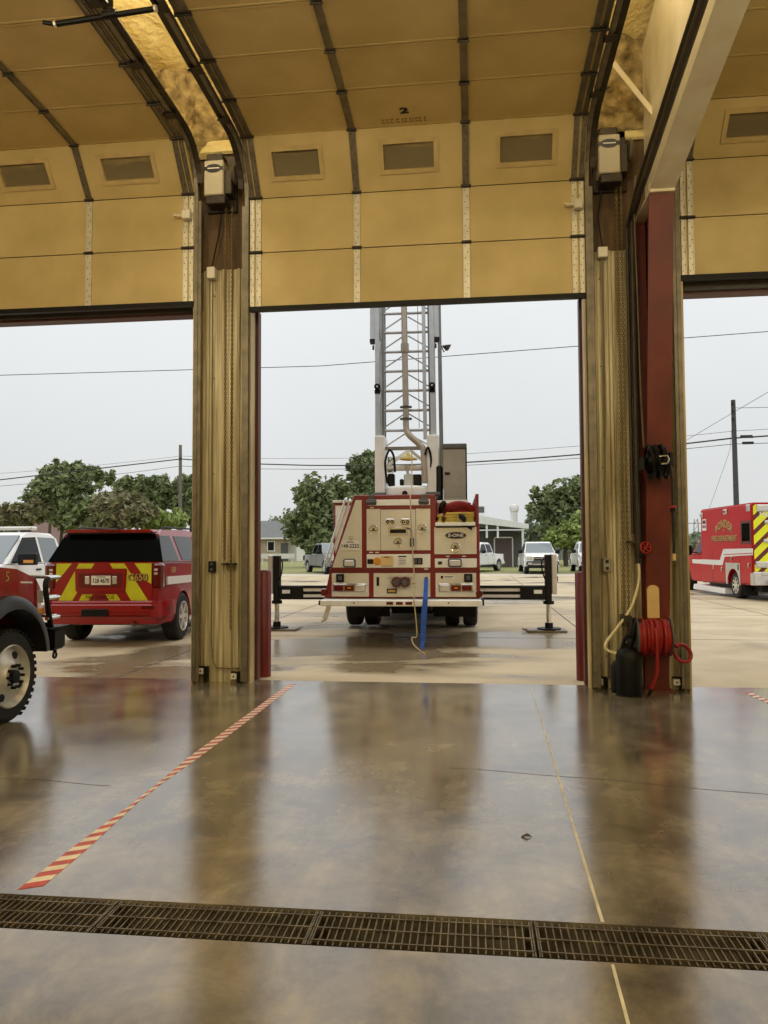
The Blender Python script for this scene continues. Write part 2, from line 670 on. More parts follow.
# ================================================================== THE SETTING
WY = 8.83          # inner face of the front wall
b = MB('floor')
b.box(-13, 9, -5, 3.045, -0.3, 0)
b.box(-13, 9, 3.345, 8.98, -0.3, 0)
b.box(-13, -3.40, 3.045, 3.345, -0.3, 0)
b.box(2.935, 9, 3.045, 3.345, -0.3, 0)
struct(b.build('floor'), 'wet polished brown concrete floor of the vehicle bay', 'floor')
b = MB('trench')
b.box(-3.40, 2.935, 3.045, 3.345, -0.30, -0.17)
struct(b.build('floor_trench'), 'dark trench under the steel drain grates', 'drain')
b = MB('apron')
b.box(-30, 30, 8.98, 44.0, -0.3, -0.012)
struct(b.build('ground_apron'), 'tan damp concrete apron outside the open bay doors', 'ground')
b = MB('road')
b.box(-90, 90, 44.0, 47.5, -0.3, -0.03)
b.m('kerb').box(-90, 90, 43.7, 44.0, -0.3, -0.008)
struct(b.build('ground_road'), 'pale road edge strip beyond the apron', 'road')
b = MB('lawn')
b.box(-160, 160, 47.5, 260, -0.35, 0.0)
b.box(-160, -30, 8.98, 44.0, -0.35, -0.03)
b.box(30, 160, 8.98, 44.0, -0.35, -0.03)
struct(b.build('ground_lawn'), 'flat green lawn behind the parked pickups', 'lawn')

# expansion joints sawn in the slabs
b = MB('crack')
for yy in (13.6, 18.4, 24.0, 30.5, 37.0):
    b.box(-30, 30, yy, yy + 0.03, -0.02, -0.0105)
for xx in (-9.2, -4.4, 1.95, 6.6, 11.4, 16):
    b.box(xx, xx + 0.03, 8.98, 43.7, -0.02, -0.0104)
struct(b.build('trim_4'), 'dark expansion joints across the apron slab', 'joint')
b = MB('sealant')
b.prism([(0.604, 8.9), (0.616, 8.9), (0.520, 3.36), (0.506, 3.36)], 'z', -0.002, 0.0015)
b.prism([(0.502, 3.03), (0.490, 3.03), (0.42, 1.0), (0.432, 1.0)], 'z', -0.002, 0.0015)
struct(b.build('trim_5'), 'pale sealed joint line running down the bay floor', 'joint')
b = MB('crack')
rr = random.Random(3)
for (xa, ya, xb, yb) in ((-0.2, 5.55, 4.2, 4.72), (-6.3, 5.3, -2.4, 4.9)):
    n = 40
    for i in range(n):
        t0, t1 = i / n, (i + 1) / n
        ja = 0.02 * math.sin(9 * t0) + 0.01 * math.sin(31 * t0)
        jb = 0.02 * math.sin(9 * t1) + 0.01 * math.sin(31 * t1)
        b.bar((xa + (xb - xa) * t0, ya + (yb - ya) * t0 + ja, 0.0), (xa + (xb - xa) * t1, ya + (yb - ya) * t1 + jb, 0.0), 0.006, 0.002)
struct(b.build('trim_6'), 'hairline cracks across the bay floor', 'crack')

# walls
HEAD = 4.44
BAYS = [(-7.06, -3.31), (-2.58, 1.24), (2.30, 6.06)]
b = MB('liner_trim')
xs = [-13, -7.06, -3.30, -2.615, 1.265, 2.315, 6.06, 9]
for i in range(0, 8, 2):
    b.box(xs[i], xs[i + 1], WY + 0.05, WY + 0.19, 0, HEAD)
b.m('shop_dark')
b.box(-13, -3.0, WY + 0.05, WY + 0.19, HEAD, 7.6)
b.box(-3.0, 1.7, WY + 0.05, WY + 0.19, HEAD + 0.09, 7.6)
b.box(1.7, 9, WY + 0.05, WY + 0.19, HEAD, 7.6)
struct(b.build('wall_front'), 'front wall between and above the three bay doors', 'wall')
b = MB('liner')
b.box(-13.2, -13, -5, 9, 0, 8)
struct(b.build('wall_left'), 'side wall of the bay', 'wall')
b = MB('liner')
b.box(9, 9.2, -5, 9, 0, 8)
struct(b.build('wall_right'), 'side wall of the bay', 'wall')
b = MB('liner')
b.box(-13.2, 9.2, -5.2, -5, 0, 10)
struct(b.build('wall_back'), 'rear wall of the bay', 'wall')


def foam_sheet(name, x0, x1, nx, f, v0, v1, nv, amp, label):
    """lumpy sprayed insulation: f maps (x, v) to a point and its normal"""
    bb = MB('foam_brown' if 'wall' in name else 'foam')
    vs, fs = [], []
    for j in range(nv + 1):
        for i in range(nx + 1):
            x = x0 + (x1 - x0) * i / nx
            v = v0 + (v1 - v0) * j / nv
            p, nn = f(x, v)
            h = noise.fractal(V((x * 2.6, v * 2.6, 1.7)), 0.9, 2.1, 4) * amp
            vs.append(p + nn * h)
    for j in range(nv):
        for i in range(nx):
            a = j * (nx + 1) + i
            fs.append((a, a + 1, a + nx + 2, a + nx + 1))
    bb.raw(vs, fs)
    o = bb.build(name)
    struct(o, label, 'insulation')
    return o


def roof(x, y):
    return V((x, y, 7.34 + (8.83 - y) * 0.17)), V((0, -0.17, -1)).normalized()


foam_sheet('ceiling', -13, 9, 200, roof, -5.0, 8.95, 130, 0.05, 'yellow sprayed foam on the sloping roof above the doors')
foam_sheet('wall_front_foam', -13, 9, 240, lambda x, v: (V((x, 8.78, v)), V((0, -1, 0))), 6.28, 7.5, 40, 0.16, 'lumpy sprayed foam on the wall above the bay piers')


# pier cladding
def corrugated(name, x0, x1, zt, label):
    bb = MB('liner')
    prof = []
    x = x0
    while x < x1 - 0.001:
        for (dx, h) in ((0.0, 0.0), (0.035, 0.0), (0.047, 0.026), (0.075, 0.026), (0.087, 0.0), (0.105, 0.0), (0.110, 0.008), (0.125, 0.008), (0.130, 0.0), (0.150, 0.0), (0.155, 0.008), (0.170, 0.008), (0.175, 0.0)):
            if x + dx <= x1:
                prof.append((x + dx, WY + 0.012 - h))
        x += 0.19
    prof.append((x1, WY + 0.012))
    prof += [(x1, WY + 0.05), (x0, WY + 0.05)]
    bb.prism(prof, 'z', 0.0, zt)
    bb.m('black')
    rr2 = random.Random(int(abs(x0) * 100))
    for z in (0.35, 1.35, 2.45, 3.6, 4.6):
        xx = x0 + 0.14
        while xx < x1:
            bb.cyl((xx, WY + 0.014, z), (xx, WY - 0.002, z), 0.007, n=6)
            xx += 0.38
    return struct(bb.build(name, ang=20), label, 'wall cladding')


corrugated('trim_1', -3.22, -2.66, 4.92, 'ribbed beige metal cladding on the left pier')
corrugated('trim_2', 1.30, 2.25, 4.92, 'ribbed beige metal cladding on the right pier')
b = MB('plywood')
b.box(-3.31, -2.58, WY, WY + 0.05, 4.92, 6.35)
b.box(1.24, 2.30, WY, WY + 0.05, 4.92, 6.35)
b.m('foam')
b.box(-3.30, -2.60, WY - 0.05, WY, 6.33, 6.5, 0.03)
b.box(1.26, 2.28, WY - 0.05, WY, 6.18, 6.32, 0.03)
struct(b.build('trim_3'), 'dark plywood boards above the metal cladding of both piers', 'wall board')

# angle and flat trims at the sides of each pier, inside
b = MB('liner_trim')
for (x, s) in ((-3.31, 1), (-2.60, -1), (1.245, 1), (2.325, -1)):
    b.box(min(x, x + s * 0.022), max(x, x + s * 0.022), WY - 0.09, WY + 0.06, 0, 4.9)
    b.box(min(x + s * 0.022, x + s * 0.065), max(x + s * 0.022, x + s * 0.065), WY - 0.012, WY + 0.05, 0, 4.9)
struct(b.build('trim_7'), 'beige metal corner trims of the piers', 'trim')
# exterior jamb and header trim
b = MB('maroon_trim')
for (x0, x1) in ((-3.33, -3.28), (-2.63, -2.578), (1.226, 1.28), (2.28, 2.325)):
    b.box(x0, x1, WY + 0.15, WY + 0.27, 0, HEAD)
for (x0, x1) in (BAYS[0], BAYS[2]):
    b.box(x0, x1, WY + 0.10, WY + 0.27, HEAD - 0.03, HEAD + 0.03)
b.box(BAYS[1][0], BAYS[1][1], WY + 0.10, WY + 0.27, HEAD + 0.09, HEAD + 0.15)
struct(b.build('trim_8'), 'maroon outer trim around the bay openings', 'trim')

# steel frame: tapered red column, cream roof beam
b = MB('primer_red')
CXL, CXR = 1.825, 2.075
b.prism([(8.70, 0.02), (8.05, 5.20), (8.07, 5.20), (8.72, 0.02)], 'x', CXL, CXR)
b.box(1.944, 1.956, 8.72, 8.82, 0.02, 5.2)
b.prism([(8.72, 0.02), (8.07, 5.20), (8.80, 5.20), (8.80, 0.02)], 'x', 1.944, 1.956)
b.box(CXL, CXR, 8.78, 8.80, 0.02, 5.2)
b.box(CXL - 0.03, CXR + 0.03, 8.62, 8.82, 0.0, 0.02)
struct(b.build('steel_column'), 'tapered red steel column in front of the right pier', 'column')
b = MB('cream_paint')
z0, z1 = 5.22, 5.22 + 0.175 * 9.0
b.prism([(8.05, z0), (-0.95, z1), (-0.95, z1 + 0.02), (8.05, z0 + 0.02)], 'x', CXL, CXR)
b.prism([(8.05, z0 + 0.02), (-0.95, z1 + 0.02), (-0.95, 8.7), (8.75, 7.2), (8.75, z0 + 0.02)], 'x', 1.942, 1.958)
b.box(CXL, CXR, 8.0, 8.80, 5.20, 5.23)
b.box(CXL, CXR, 8.06, 8.10, 5.23, 5.32)
b.m('galv')
for xx in (1.87, 2.03):
    b.cyl((xx, 8.055, 5.27), (xx, 8.03, 5.27), 0.022, n=6)
    b.cyl((xx, 8.03, 5.30), (xx, 8.0, 5.30), 0.014, n=8)
struct(b.build('roof_beam'), 'cream steel roof beam rising from the red column', 'beam')
b = MB('cream_paint')
b.bar(at(614, 64, 8.55), at(667, 130, 8.30), 0.05, 0.05)
struct(b.build('roof_brace'), 'slim cream brace between the roof and the beam', 'brace')


# ================================================================== OVERHEAD DOORS
def chain_pts(dz):
    pts = [(8.72, 4.40 + dz), (8.72, 5.055 + dz), (8.72, 5.71 + dz), (8.34, 6.265 + 0.4 * dz), (7.69, 6.32 + 0.3 * dz)]
    y = 7.69
    for i in range(5):
        y -= 0.65
        pts.append((y, pts[-1][1] + 0.012))
    return pts


def overhead_door(idx, x0, x1, dz, label, wins, stiles, number=None):
    D = bpy.data.objects.new('door_%d' % idx, None)
    COL.objects.link(D)
    D.location = ((x0 + x1) / 2, 8.72, 4.40 + dz)
    struct(D, label, 'overhead door')
    pts = chain_pts(dz)
    off = V(D.location)
    for i in range(len(pts) - 1):
        (ya, za), (yb, zb) = pts[i], pts[i + 1]
        t = V((0, yb - ya, zb - za))
        Ln = t.length
        t.normalize()
        nin = V((-1, 0, 0)).cross(t) * -1      # faces the room side
        if nin.y > 0 or (abs(nin.y) < 0.3 and nin.z > 0):
            nin = -nin

        def P(x, s, h=0.0):
            return V((x, ya, za)) + t * s + nin * h - off
        g = 0.006
        mb = MB('door_skin')
        holes = wins if i == 2 else []
        # the skin, with openings left for the window row
        cuts = sorted(holes)
        xs_ = [x0]
        for (a, c) in cuts:
            xs_ += [a, c]
        xs_.append(x1)
        wz0, wz1 = Ln * 0.34, Ln * 0.74

        def slab(xa, xb, sa, sb, h0=-0.045, h1=0.0):
            q = [P(xa, sa, h0), P(xb, sa, h0), P(xb, sb, h0), P(xa, sb, h0), P(xa, sa, h1), P(xb, sa, h1), P(xb, sb, h1), P(xa, sb, h1)]
            mb.raw(q, [(3, 2, 1, 0), (4, 5, 6, 7), (0, 1, 5, 4), (1, 2, 6, 5), (2, 3, 7, 6), (3, 0, 4, 7)])
        if not holes:
            slab(x0, x1, g, Ln - g)
        else:
            slab(x0, x1, g, wz0)
            slab(x0, x1, wz1, Ln - g)
            for k in range(0, len(xs_), 2):
                slab(xs_[k], xs_[k + 1], wz0, wz1)
        slab(x0, x1, g, 0.028, 0, 0.003)
        slab(x0, x1, Ln - 0.028, Ln - g, 0, 0.003)
        mb.m('steel_dark')
        slab(x0, x1, -g, g, -0.04, -0.012)
        if i == 0:
            mb.m('black')
            slab(x0, x1, -0.045, 0.012, -0.05, 0.012)
        mb.m('letter_grey')
        if number and i == 3:
            mb.m('letter_black')
            mb.text(number, 0.125, P(number_x, Ln * 0.40, 0.004), (1, 0, 0), t, 0.001, squeeze=1.5, bold=0.006)
            mb.m('stencil')
            rr3 = random.Random(5)
            xx = number_x - 0.26
            while xx < number_x + 0.24:      # worn stencil, no longer legible
                w = rr3.choice((0.02, 0.028, 0.034))
                for hh in (0.06, 0.115):
                    slab(xx, xx + w, hh, hh + 0.018, 0.0, 0.0012)
                slab(xx, xx + 0.01, 0.06, 0.133, 0.0, 0.0012)
                xx += w + rr3.choice((0.01, 0.014, 0.03))
        sec = mb.build('door_section', D, flat=True)
        # window frames and panes
        for (a, c) in holes:
            mb = MB('pane_frame')
            f = 0.05
            slab(a - f, c + f, wz0 - f, wz0, 0, 0.014)
            slab(a - f, c + f, wz1, wz1 + f, 0, 0.014)
            slab(a - f, a, wz0, wz1, 0, 0.014)
            slab(c, c + f, wz0, wz1, 0, 0.014)
            mb.build('window_frame', sec, flat=True)
            mb = MB('pane')
            slab(a, c, wz0, wz1, -0.03, -0.022)
            mb.build('window_pane', sec, flat=True)
        # stiles with punched holes
        for (sx, w) in stiles:
            mb = MB('galv' if i < 2 else 'galv_dark')  # upper stiles take darker galv, their shade put into the colour
            slab(sx - w / 2, sx + w / 2, 0.01, Ln - 0.01, 0.006, 0.012)
            slab(sx - w / 2, sx - w / 2 + 0.008, 0.01, Ln - 0.01, 0.012, 0.02)
            slab(sx + w / 2 - 0.008, sx + w / 2, 0.01, Ln - 0.01, 0.012, 0.02)
            if i < 3:
                mb.m('black')
                for k in range(9):
                    s = 0.05 + k * (Ln - 0.1) / 8
                    dx = 0.012 * (1 if k % 2 else -1)
                    slab(sx + dx - 0.005, sx + dx + 0.005, s, s + 0.011, 0.012, 0.0135)
            mb.build('stile', sec, flat=True)
            mb = MB('steel_dark')
            if i == len(pts) - 2:
                continue
            c = P(sx, Ln, 0.02)
            slab(sx - w / 2 - 0.012, sx + w / 2 + 0.012, Ln - 0.02, Ln + 0.02, 0.004, 0.022)
            mb.cyl(P(sx - w / 2 - 0.02, Ln, 0.03), P(sx + w / 2 + 0.02, Ln, 0.03), 0.011, n=6)
            mb.build('hinge', sec, flat=True)
    return D


mat('stencil', (150, 122, 74), 0.6, var=0.3, scale=20)
number_x = 0.0


def win_x(pxs, py, Y=8.56):
    return [(round(at(a, py, Y).x, 3), round(at(c, py, Y).x, 3)) for (a, c) in pxs]


number_x = round(at(405, 112, 8.2).x, 3)
overhead_door(2, -2.61, 1.27, 0.0, 'middle overhead sectional door with the number 2 and three windows',
              win_x([(274, 320), (384, 434), (500, 552)], 160),
              [(-2.575, 0.05), (-2.50, 0.06), (-1.325, 0.075), (-0.057, 0.075), (1.155, 0.06), (1.235, 0.05)], '2')
overhead_door(1, -7.15, -3.285, 0.10, 'overhead sectional door of the left bay, raised',
              [(-7.0, -6.4)] + win_x([(4, 50), (105, 154)], 168),
              [(-7.06, 0.06), (-5.88, 0.075), (-4.62, 0.075), (-3.40, 0.06), (-3.325, 0.05)])
overhead_door(3, 2.29, 6.12, 0.15, 'overhead sectional door of the right bay, raised',
              win_x([(726, 780)], 122) + [(4.1, 4.7), (5.2, 5.8)],
              [(2.335, 0.05), (2.415, 0.06), (3.58, 0.075), (4.85, 0.075), (6.04, 0.06)])


def door_track(x, s, dz, label):
    """floor-to-roof roller track beside a door; s points from the door to the pier"""
    T = thing('door_track', label, 'door track', (x, 8.70, 0), 0, 'steel roller tracks of the overhead doors')
    z1 = 5.66 + dz
    pts = [(0, 0, 0.03), (0, 0, z1)]
    R = 0.58
    for k in range(1, 9):
        a = k / 8 * math.radians(88)
        pts.append((0, -R + R * math.cos(a), z1 + R * math.sin(a)))
    y = pts[-1][1]
    pts.append((0, y - 4.2, pts[-1][2] + 0.09))
    mb = MB('galv_dark')
    c = 0.0
    mb.sweep(pts, [(-0.022, 0.028), (-0.022, -0.028), (0.022, -0.028), (0.022, -0.024), (-0.017, -0.024), (-0.017, 0.024), (0.022, 0.024), (0.022, 0.028)] if s < 0 else
             [(0.022, 0.028), (0.022, -0.028), (-0.022, -0.028), (-0.022, -0.024), (0.017, -0.024), (0.017, 0.024), (-0.022, 0.024), (-0.022, 0.028)])
    mb.build('rail', T, flat=True)
    mb = MB('galv_dark')
    up = [(0, 0.03, 0.03), (0, 0.03, z1 - 0.05)]
    mb.sweep(up, [(s * 0.024, 0.05), (s * 0.024, -0.05), (s * 0.031, -0.05), (s * 0.031, 0.043), (s * 0.06, 0.043), (s * 0.06, 0.05)])
    mb.build('wall_angle', T, flat=True)
    mb = MB('steel_dark')
    hz = [(p[0] + s * 0.03, p[1], p[2] + 0.05) for p in pts[2:]]
    mb.sweep(hz, [(0, 0.06), (0, -0.035), (s * 0.008, -0.035), (s * 0.008, 0.052), (s * 0.06, 0.052), (s * 0.06, 0.06)])
    mb.build('top_angle', T, flat=True)
    for k in range(5):
        mb = MB('steel_dark')
        yy = y - 0.25 - k * 0.85
        zz = pts[-2][2] + 0.02 * k
        mb.box(-0.07, 0.05, yy - 0.05, yy + 0.05, zz - 0.045, zz - 0.037)
        mb.box(-0.07, -0.06, yy - 0.05, yy + 0.05, zz - 0.045, zz + 0.02)
        mb.cyl((-0.1, yy, zz - 0.02), (0.04, yy, zz - 0.02), 0.012, n=8)
        mb.build('bracket', T, flat=True)
    return T


for (x, s, dz, lb) in ((-3.255, 1, 0.10, 'steel roller track at the right edge of the left bay door'),
                       (-2.635, -1, 0.0, 'steel roller track at the left edge of the middle door'),
                       (1.295, 1, 0.0, 'steel roller track at the right edge of the middle door'),
                       (2.265, -1, 0.15, 'steel roller track at the left edge of the right bay door')):
    door_track(x, s, dz, lb)


# sensor boxes with levers on the doors
def sensor(x, z, Y, s, label):
    t = thing('limit_switch', label, 'switch', (x, Y, z), 0, 'limit switches clamped to the doors')
    MB('white_plastic').box(-0.05, 0.05, -0.05, 0.03, -0.055, 0.055, 0.008).build('box', t)
    m2 = MB('galv')
    m2.box(-0.14 if s < 0 else 0.05, -0.05 if s < 0 else 0.14, -0.03, -0.015, -0.012, 0.012)
    m2.cyl((s * 0.14, -0.045, 0.0), (s * 0.14, 0.0, 0.0), 0.018, n=8)
    m2.build('lever', t)


sensor(-3.365, 5.53, 8.66, -1, 'white limit switch box on the left bay door edge')
sensor(1.19, 5.40, 8.66, -1, 'white limit switch box on the middle door right edge')


# chain hoist operators above the piers
def operator(x, z, label, h=0.56, w=0.26):
    t = thing('door_operator', label, 'door opener', (x, 8.83, z), 0, 'chain hoist operators above the piers')
    MB('steel_dark').box(-w / 2 - 0.03, w / 2 + 0.10, -0.05, 0.0, -0.12, h + 0.14, 0.006).box(-w / 2 + 0.02, w / 2 - 0.02, -0.22, -0.06, h, h + 0.10, 0.01).build('mounting_plate', t)
    mm = MB('cover_shaded').box(-w / 2, w / 2, -0.26, -0.06, 0.0, h, 0.012)
    mm.build('cover', t)
    mm = MB('steel_dark')
    mm.box(-w / 2 + 0.02, w / 2 + 0.02, -0.25, -0.04, -0.10, -0.002, 0.01)
    mm.box(w / 2 + 0.004, w / 2 + 0.09, -0.22, -0.04, 0.02, h - 0.1, 0.01)
    mm.build('motor_housing', t)
    mm = MB('badge')
    zc = h * 0.76
    mm.prism([(0.10 * math.cos(a) * (1.0 if abs(math.cos(a)) < 0.8 else 0.95), zc + 0.05 * math.sin(a)) for a in [k * PI / 12 for k in range(24)]], 'y', -0.266, -0.258)
    mm.box(-0.115, 0.115, -0.2655, -0.258, zc - 0.022, zc + 0.022)
    mm.m('letter_white').box(-0.07, 0.07, -0.268, -0.266, zc - 0.006, zc + 0.006)
    mm.build('badge', t)
    mm = MB('galv_dark')
    mm.lathe([(0, 0.1), (0.02, 0.12), (0.04, 0.1)], (w / 2 + 0.10, -0.2, h * 0.62), (1, 0, 0), 14)
    mm.build('chain_wheel', t)
    return t


operator(-3.01, 5.72, 'cream door operator box with dark oval badge above the left pier', 0.42, 0.235)
operator(1.53, 5.70, 'cream door operator box with dark oval badge above the right pier', 0.44, 0.235)


def hoist_chain(x, ztop, zl, zr, gap, label):
    mb = MB('chain')
    for (xx, zb) in ((-gap / 2, zl), (gap / 2, zr)):
        z = ztop
        k = 0
        while z > zb:
            if k % 2:
                mb.torus((xx, -0.10, z), (0, 1, 0), 0.0115, 0.005, 8, 5, 1.75, stretch=(0, 0, 1))
            else:
                mb.torus((xx, -0.10, z), (1, 0, 0), 0.011, 0.0042, 8, 5, 1.75, stretch=(0, 0, 1))
            z -= 0.029
            k += 1
    o = mb.build('hoist_chain', None, (x, WY - 0.02, 0))
    return tag(o, label, 'chain', 'hand chains of the door operators')


hoist_chain(-2.86, 5.62, 1.42, 0.62, 0.075, 'long hand chain loop hanging on the left pier cladding')
hoist_chain(1.645, 5.62, 0.45, 0.75, 0.05, 'long hand chain loop hanging on the right pier cladding')
o = MB('steel_dark').box(-0.08, 0.08, -0.11, 0.01, -0.012, 0.012, 0.004).cyl((0, -0.11, 0), (0, -0.14, 0), 0.02, n=8).build('chain_keeper', None, (-2.86, WY - 0.01, 1.38))
tag(o, 'small dark chain keeper bracket on the left pier', 'bracket')


def wall_box(name, x, z, w, h, d, m_, label, cat, slots=None, group=None):
    mb = MB(m_).box(-w / 2, w / 2, -d, 0.012, -h / 2, h / 2, 0.008)
    if slots:
        mb.m(slots)
        for k in (-1, 1):
            mb.box(-w * 0.2, w * 0.2, -d - 0.002, -d + 0.002, k * h * 0.25 - h * 0.12, k * h * 0.25 + h * 0.12)
    return tag(mb.build(name, None, (x, WY - 0.02, z)), label, cat, group)


wall_box('junction_box', -3.10, 4.86, 0.10, 0.14, 0.07, 'white_plastic', 'white junction box at the top of the left pier cladding', 'junction box')
wall_box('junction_box', 1.47, 4.88, 0.11, 0.12, 0.07, 'white_plastic', 'white junction box at the top of the right pier cladding', 'junction box')
wall_box('wall_outlet', -3.075, 1.35, 0.08, 0.13, 0.045, 'black', 'black outlet box on the left pier cladding', 'outlet', 'grey_plastic')
wall_box('wall_outlet', 1.455, 1.36, 0.085, 0.15, 0.05, 'tan_box', 'tan double outlet box on the right pier cladding', 'outlet', 'letter_black')


def photo_eye(x, z, label):
    t = thing('photo_eye', label, 'sensor', (x, WY - 0.03, z), 0, 'door safety sensors at the pier bases')
    MB('white_plastic').box(-0.036, 0.036, -0.05, 0.0, -0.034, 0.034, 0.005).m('letter_black').cyl((0, -0.052, 0), (0, -0.048, 0), 0.011, n=8).build('sensor_head', t)
    MB('black').box(0.036, 0.085, -0.045, 0.02, -z, 0.045, 0.004).box(-0.04, 0.085, -0.02, 0.02, 0.036, 0.052).build('bracket', t)


photo_eye(-3.20, 0.13, 'white door sensor at the left foot of the left pier')
photo_eye(-2.80, 0.075, 'white door sensor at the right foot of the left pier')
photo_eye(1.355, 0.075, 'white door sensor at the left foot of the right pier')
photo_eye(2.17, 0.085, 'white door sensor at the right foot of the right pier')
# low voltage wires
tag(MB('cable').tube([(-3.09, WY - 0.04, 4.80), (-3.09, WY - 0.035, 3.0), (-3.08, WY - 0.035, 1.42)], 0.008, 6)
    .tube([(-3.08, WY - 0.035, 1.28), (-3.085, WY - 0.035, 0.5), (-3.06, WY - 0.04, 0.24), (-3.02, WY - 0.04, 0.17), (-2.86, WY - 0.04, 0.16), (-2.70, WY - 0.04, 0.17), (-2.68, WY - 0.04, 0.1)], 0.008, 6).build('control_cable'), 'thin control cable down the left pier', 'cable')
tag(MB('cable').tube([(1.47, WY - 0.04, 4.82), (1.465, WY - 0.035, 3.0), (1.44, WY - 0.04, 1.9), (1.45, WY - 0.04, 1.44)], 0.011, 6)
    .tube([(1.455, WY - 0.04, 1.28), (1.47, WY - 0.04, 1.0), (1.46, WY - 0.035, 0.1)], 0.011, 6).build('control_cable'), 'thin tan cable through the outlet on the right pier', 'cable')
tag(MB('black').tube([(-2.95, WY - 0.1, 5.7), (-3.0, WY - 0.07, 5.35), (-3.09, WY - 0.06, 4.95)], 0.008, 6).build('operator_cord'), 'dark cord from the left operator to its junction box', 'cord')
tag(MB('black').tube([(1.48, WY - 0.1, 5.7), (1.42, WY - 0.06, 5.3), (1.47, WY - 0.06, 4.94)], 0.008, 6).build('operator_cord'), 'dark cord from the right operator to its junction box', 'cord')

# ------------------------------------------------------------------ water pipe, valve, hose, reel
t = thing('water_pipe', 'dark vertical water pipe with red valve beside the red column', 'pipe', (1.765, 8.60, 0))
MB('conduit').tube([(0, 0, 1.52), (0, 0, 5.15), (0.0, -0.1, 5.22), (0.0, -0.5, 5.30), (0.0, -0.75, 5.335), (0.0, -4.6, 6.02)], 0.034, 10).tube([(-0.045, 0.06, 1.7), (-0.045, 0.06, 5.1), (-0.02, -0.4, 5.38), (-0.02, -4.6, 6.12)], 0.02, 8).build('pipe', t)
MB('steel_dark').box(-0.10, 0.05, -0.02, 0.19, 1.60, 1.625).cyl((0, 0, 1.38), (0, 0, 1.54), 0.042, n=10).cyl((0, 0, 1.44), (0.05, -0.09, 1.52), 0.03, n=8).build('valve_body', t)
mb = MB('valve_red')
mb.torus((0.05, -0.11, 1.55), (0.25, -1, 0.2), 0.058, 0.011, 16, 6)
for a in range(3):
    an = a * PI / 3
    dx = V((math.cos(an) * 0.056, 0, math.sin(an) * 0.056))
    mb.cyl(V((0.05, -0.11, 1.55)) - dx, V((0.05, -0.11, 1.55)) + dx, 0.008, n=6)
mb.build('valve_handwheel', t)
b = MB('cream_hose')
b.tube(spline([(1.755, 8.58, 1.40), (1.75, 8.56, 1.2), (1.66, 8.52, 0.92), (1.50, 8.48, 0.70), (1.39, 8.46, 0.56), (1.37, 8.45, 0.49), (1.43, 8.45, 0.445), (1.55, 8.44, 0.43), (1.66, 8.44, 0.46)], 7), 0.0145, 8)
tag(b.build('supply_hose'), 'cream water hose from the red valve down to the reel', 'hose')
b = MB('cable')
b.tube(spline([(1.78, 8.46, 5.6), (1.77, 8.5, 5.2), (1.79, 8.52, 4.2), (1.80, 8.5, 3.2), (1.81, 8.46, 2.62)], 5), 0.009, 6)
tag(b.build('hanging_cable'), 'thin grey cord hanging down beside the red column to the black cord reel', 'cord')

t = thing('hose_reel', 'red rubber hose wound on a reel at the foot of the red column', 'hose reel', (1.86, 8.48, 0.61))
mb = MB('grey_plastic')
for xx in (-0.17, 0.17):
    mb.lathe([(-0.008, 0.05), (-0.008, 0.205), (0.008, 0.205), (0.008, 0.05)], (xx, 0, 0), (1, 0, 0), 26)
mb.cyl((-0.2, 0, 0), (0.2, 0, 0), 0.04, n=12)
mb.build('drum', t)
mb = MB('steel_dark')
mb.box(-0.24, -0.20, -0.05, 0.14, -0.07, 0.17, 0.01)
mb.box(0.185, 0.2, -0.04, 0.14, -0.06, 0.06, 0.005)
mb.box(-0.24, 0.20, 0.11, 0.14, -0.07, 0.07, 0.005)
mb.box(-0.30, -0.20, 0.0, 0.20, 0.1, 0.22, 0.01)
mb.build('bracket', t)
mb = MB('red_hose')
for k in range(8):
    x = -0.15 + k * 0.042
    jig = 0.012 * math.sin(k * 2.2)
    mb.torus((x, 0.0, -0.005), (1, 0.02 * (-1) ** k, 0.03 * math.sin(k)), 0.172 + jig, 0.024, 28, 8)
mb.tube(spline([(-0.005, -0.17, 0.1), (0.0, -0.205, 0.03), (0.0, -0.215, -0.12), (0.0, -0.20, -0.3), (-0.02, -0.19, -0.42), (-0.055, -0.17, -0.52)], 6), 0.019, 8)
mb.torus((0.30, -0.02, -0.17), (0.35, -1, 0.2), 0.085, 0.02, 20, 8, 1.25, stretch=(0.75, 0.2, -0.5))
mb.tube(spline([(0.18, -0.1, -0.04), (0.21, -0.08, -0.07), (0.24, -0.05, -0.10)], 4), 0.019, 8)
mb.build('hose', t)
MB('black').cyl((-0.055, -0.17, -0.52), (-0.085, -0.155, -0.60), 0.02, 0.015, n=8).build('nozzle', t)

t = thing('wall_guard', 'tan rounded board strapped on the red column above the hose reel', 'guard', (1.89, 8.56, 0.8))
mb = MB('kraft_board')
prof = [(-0.062, 0.0), (0.062, 0.0)] + [(0.062 * math.cos(a), 0.30 + 0.05 * math.sin(a)) for a in [k * PI / 10 for k in range(11)]]
mb.prism(prof, 'y', -0.03, -0.008)
mb.build('board', t, flat=True)
MB('steel_dark').box(-0.03, 0.03, -0.008, 0.03, 0.05, 0.28).build('backing', t)

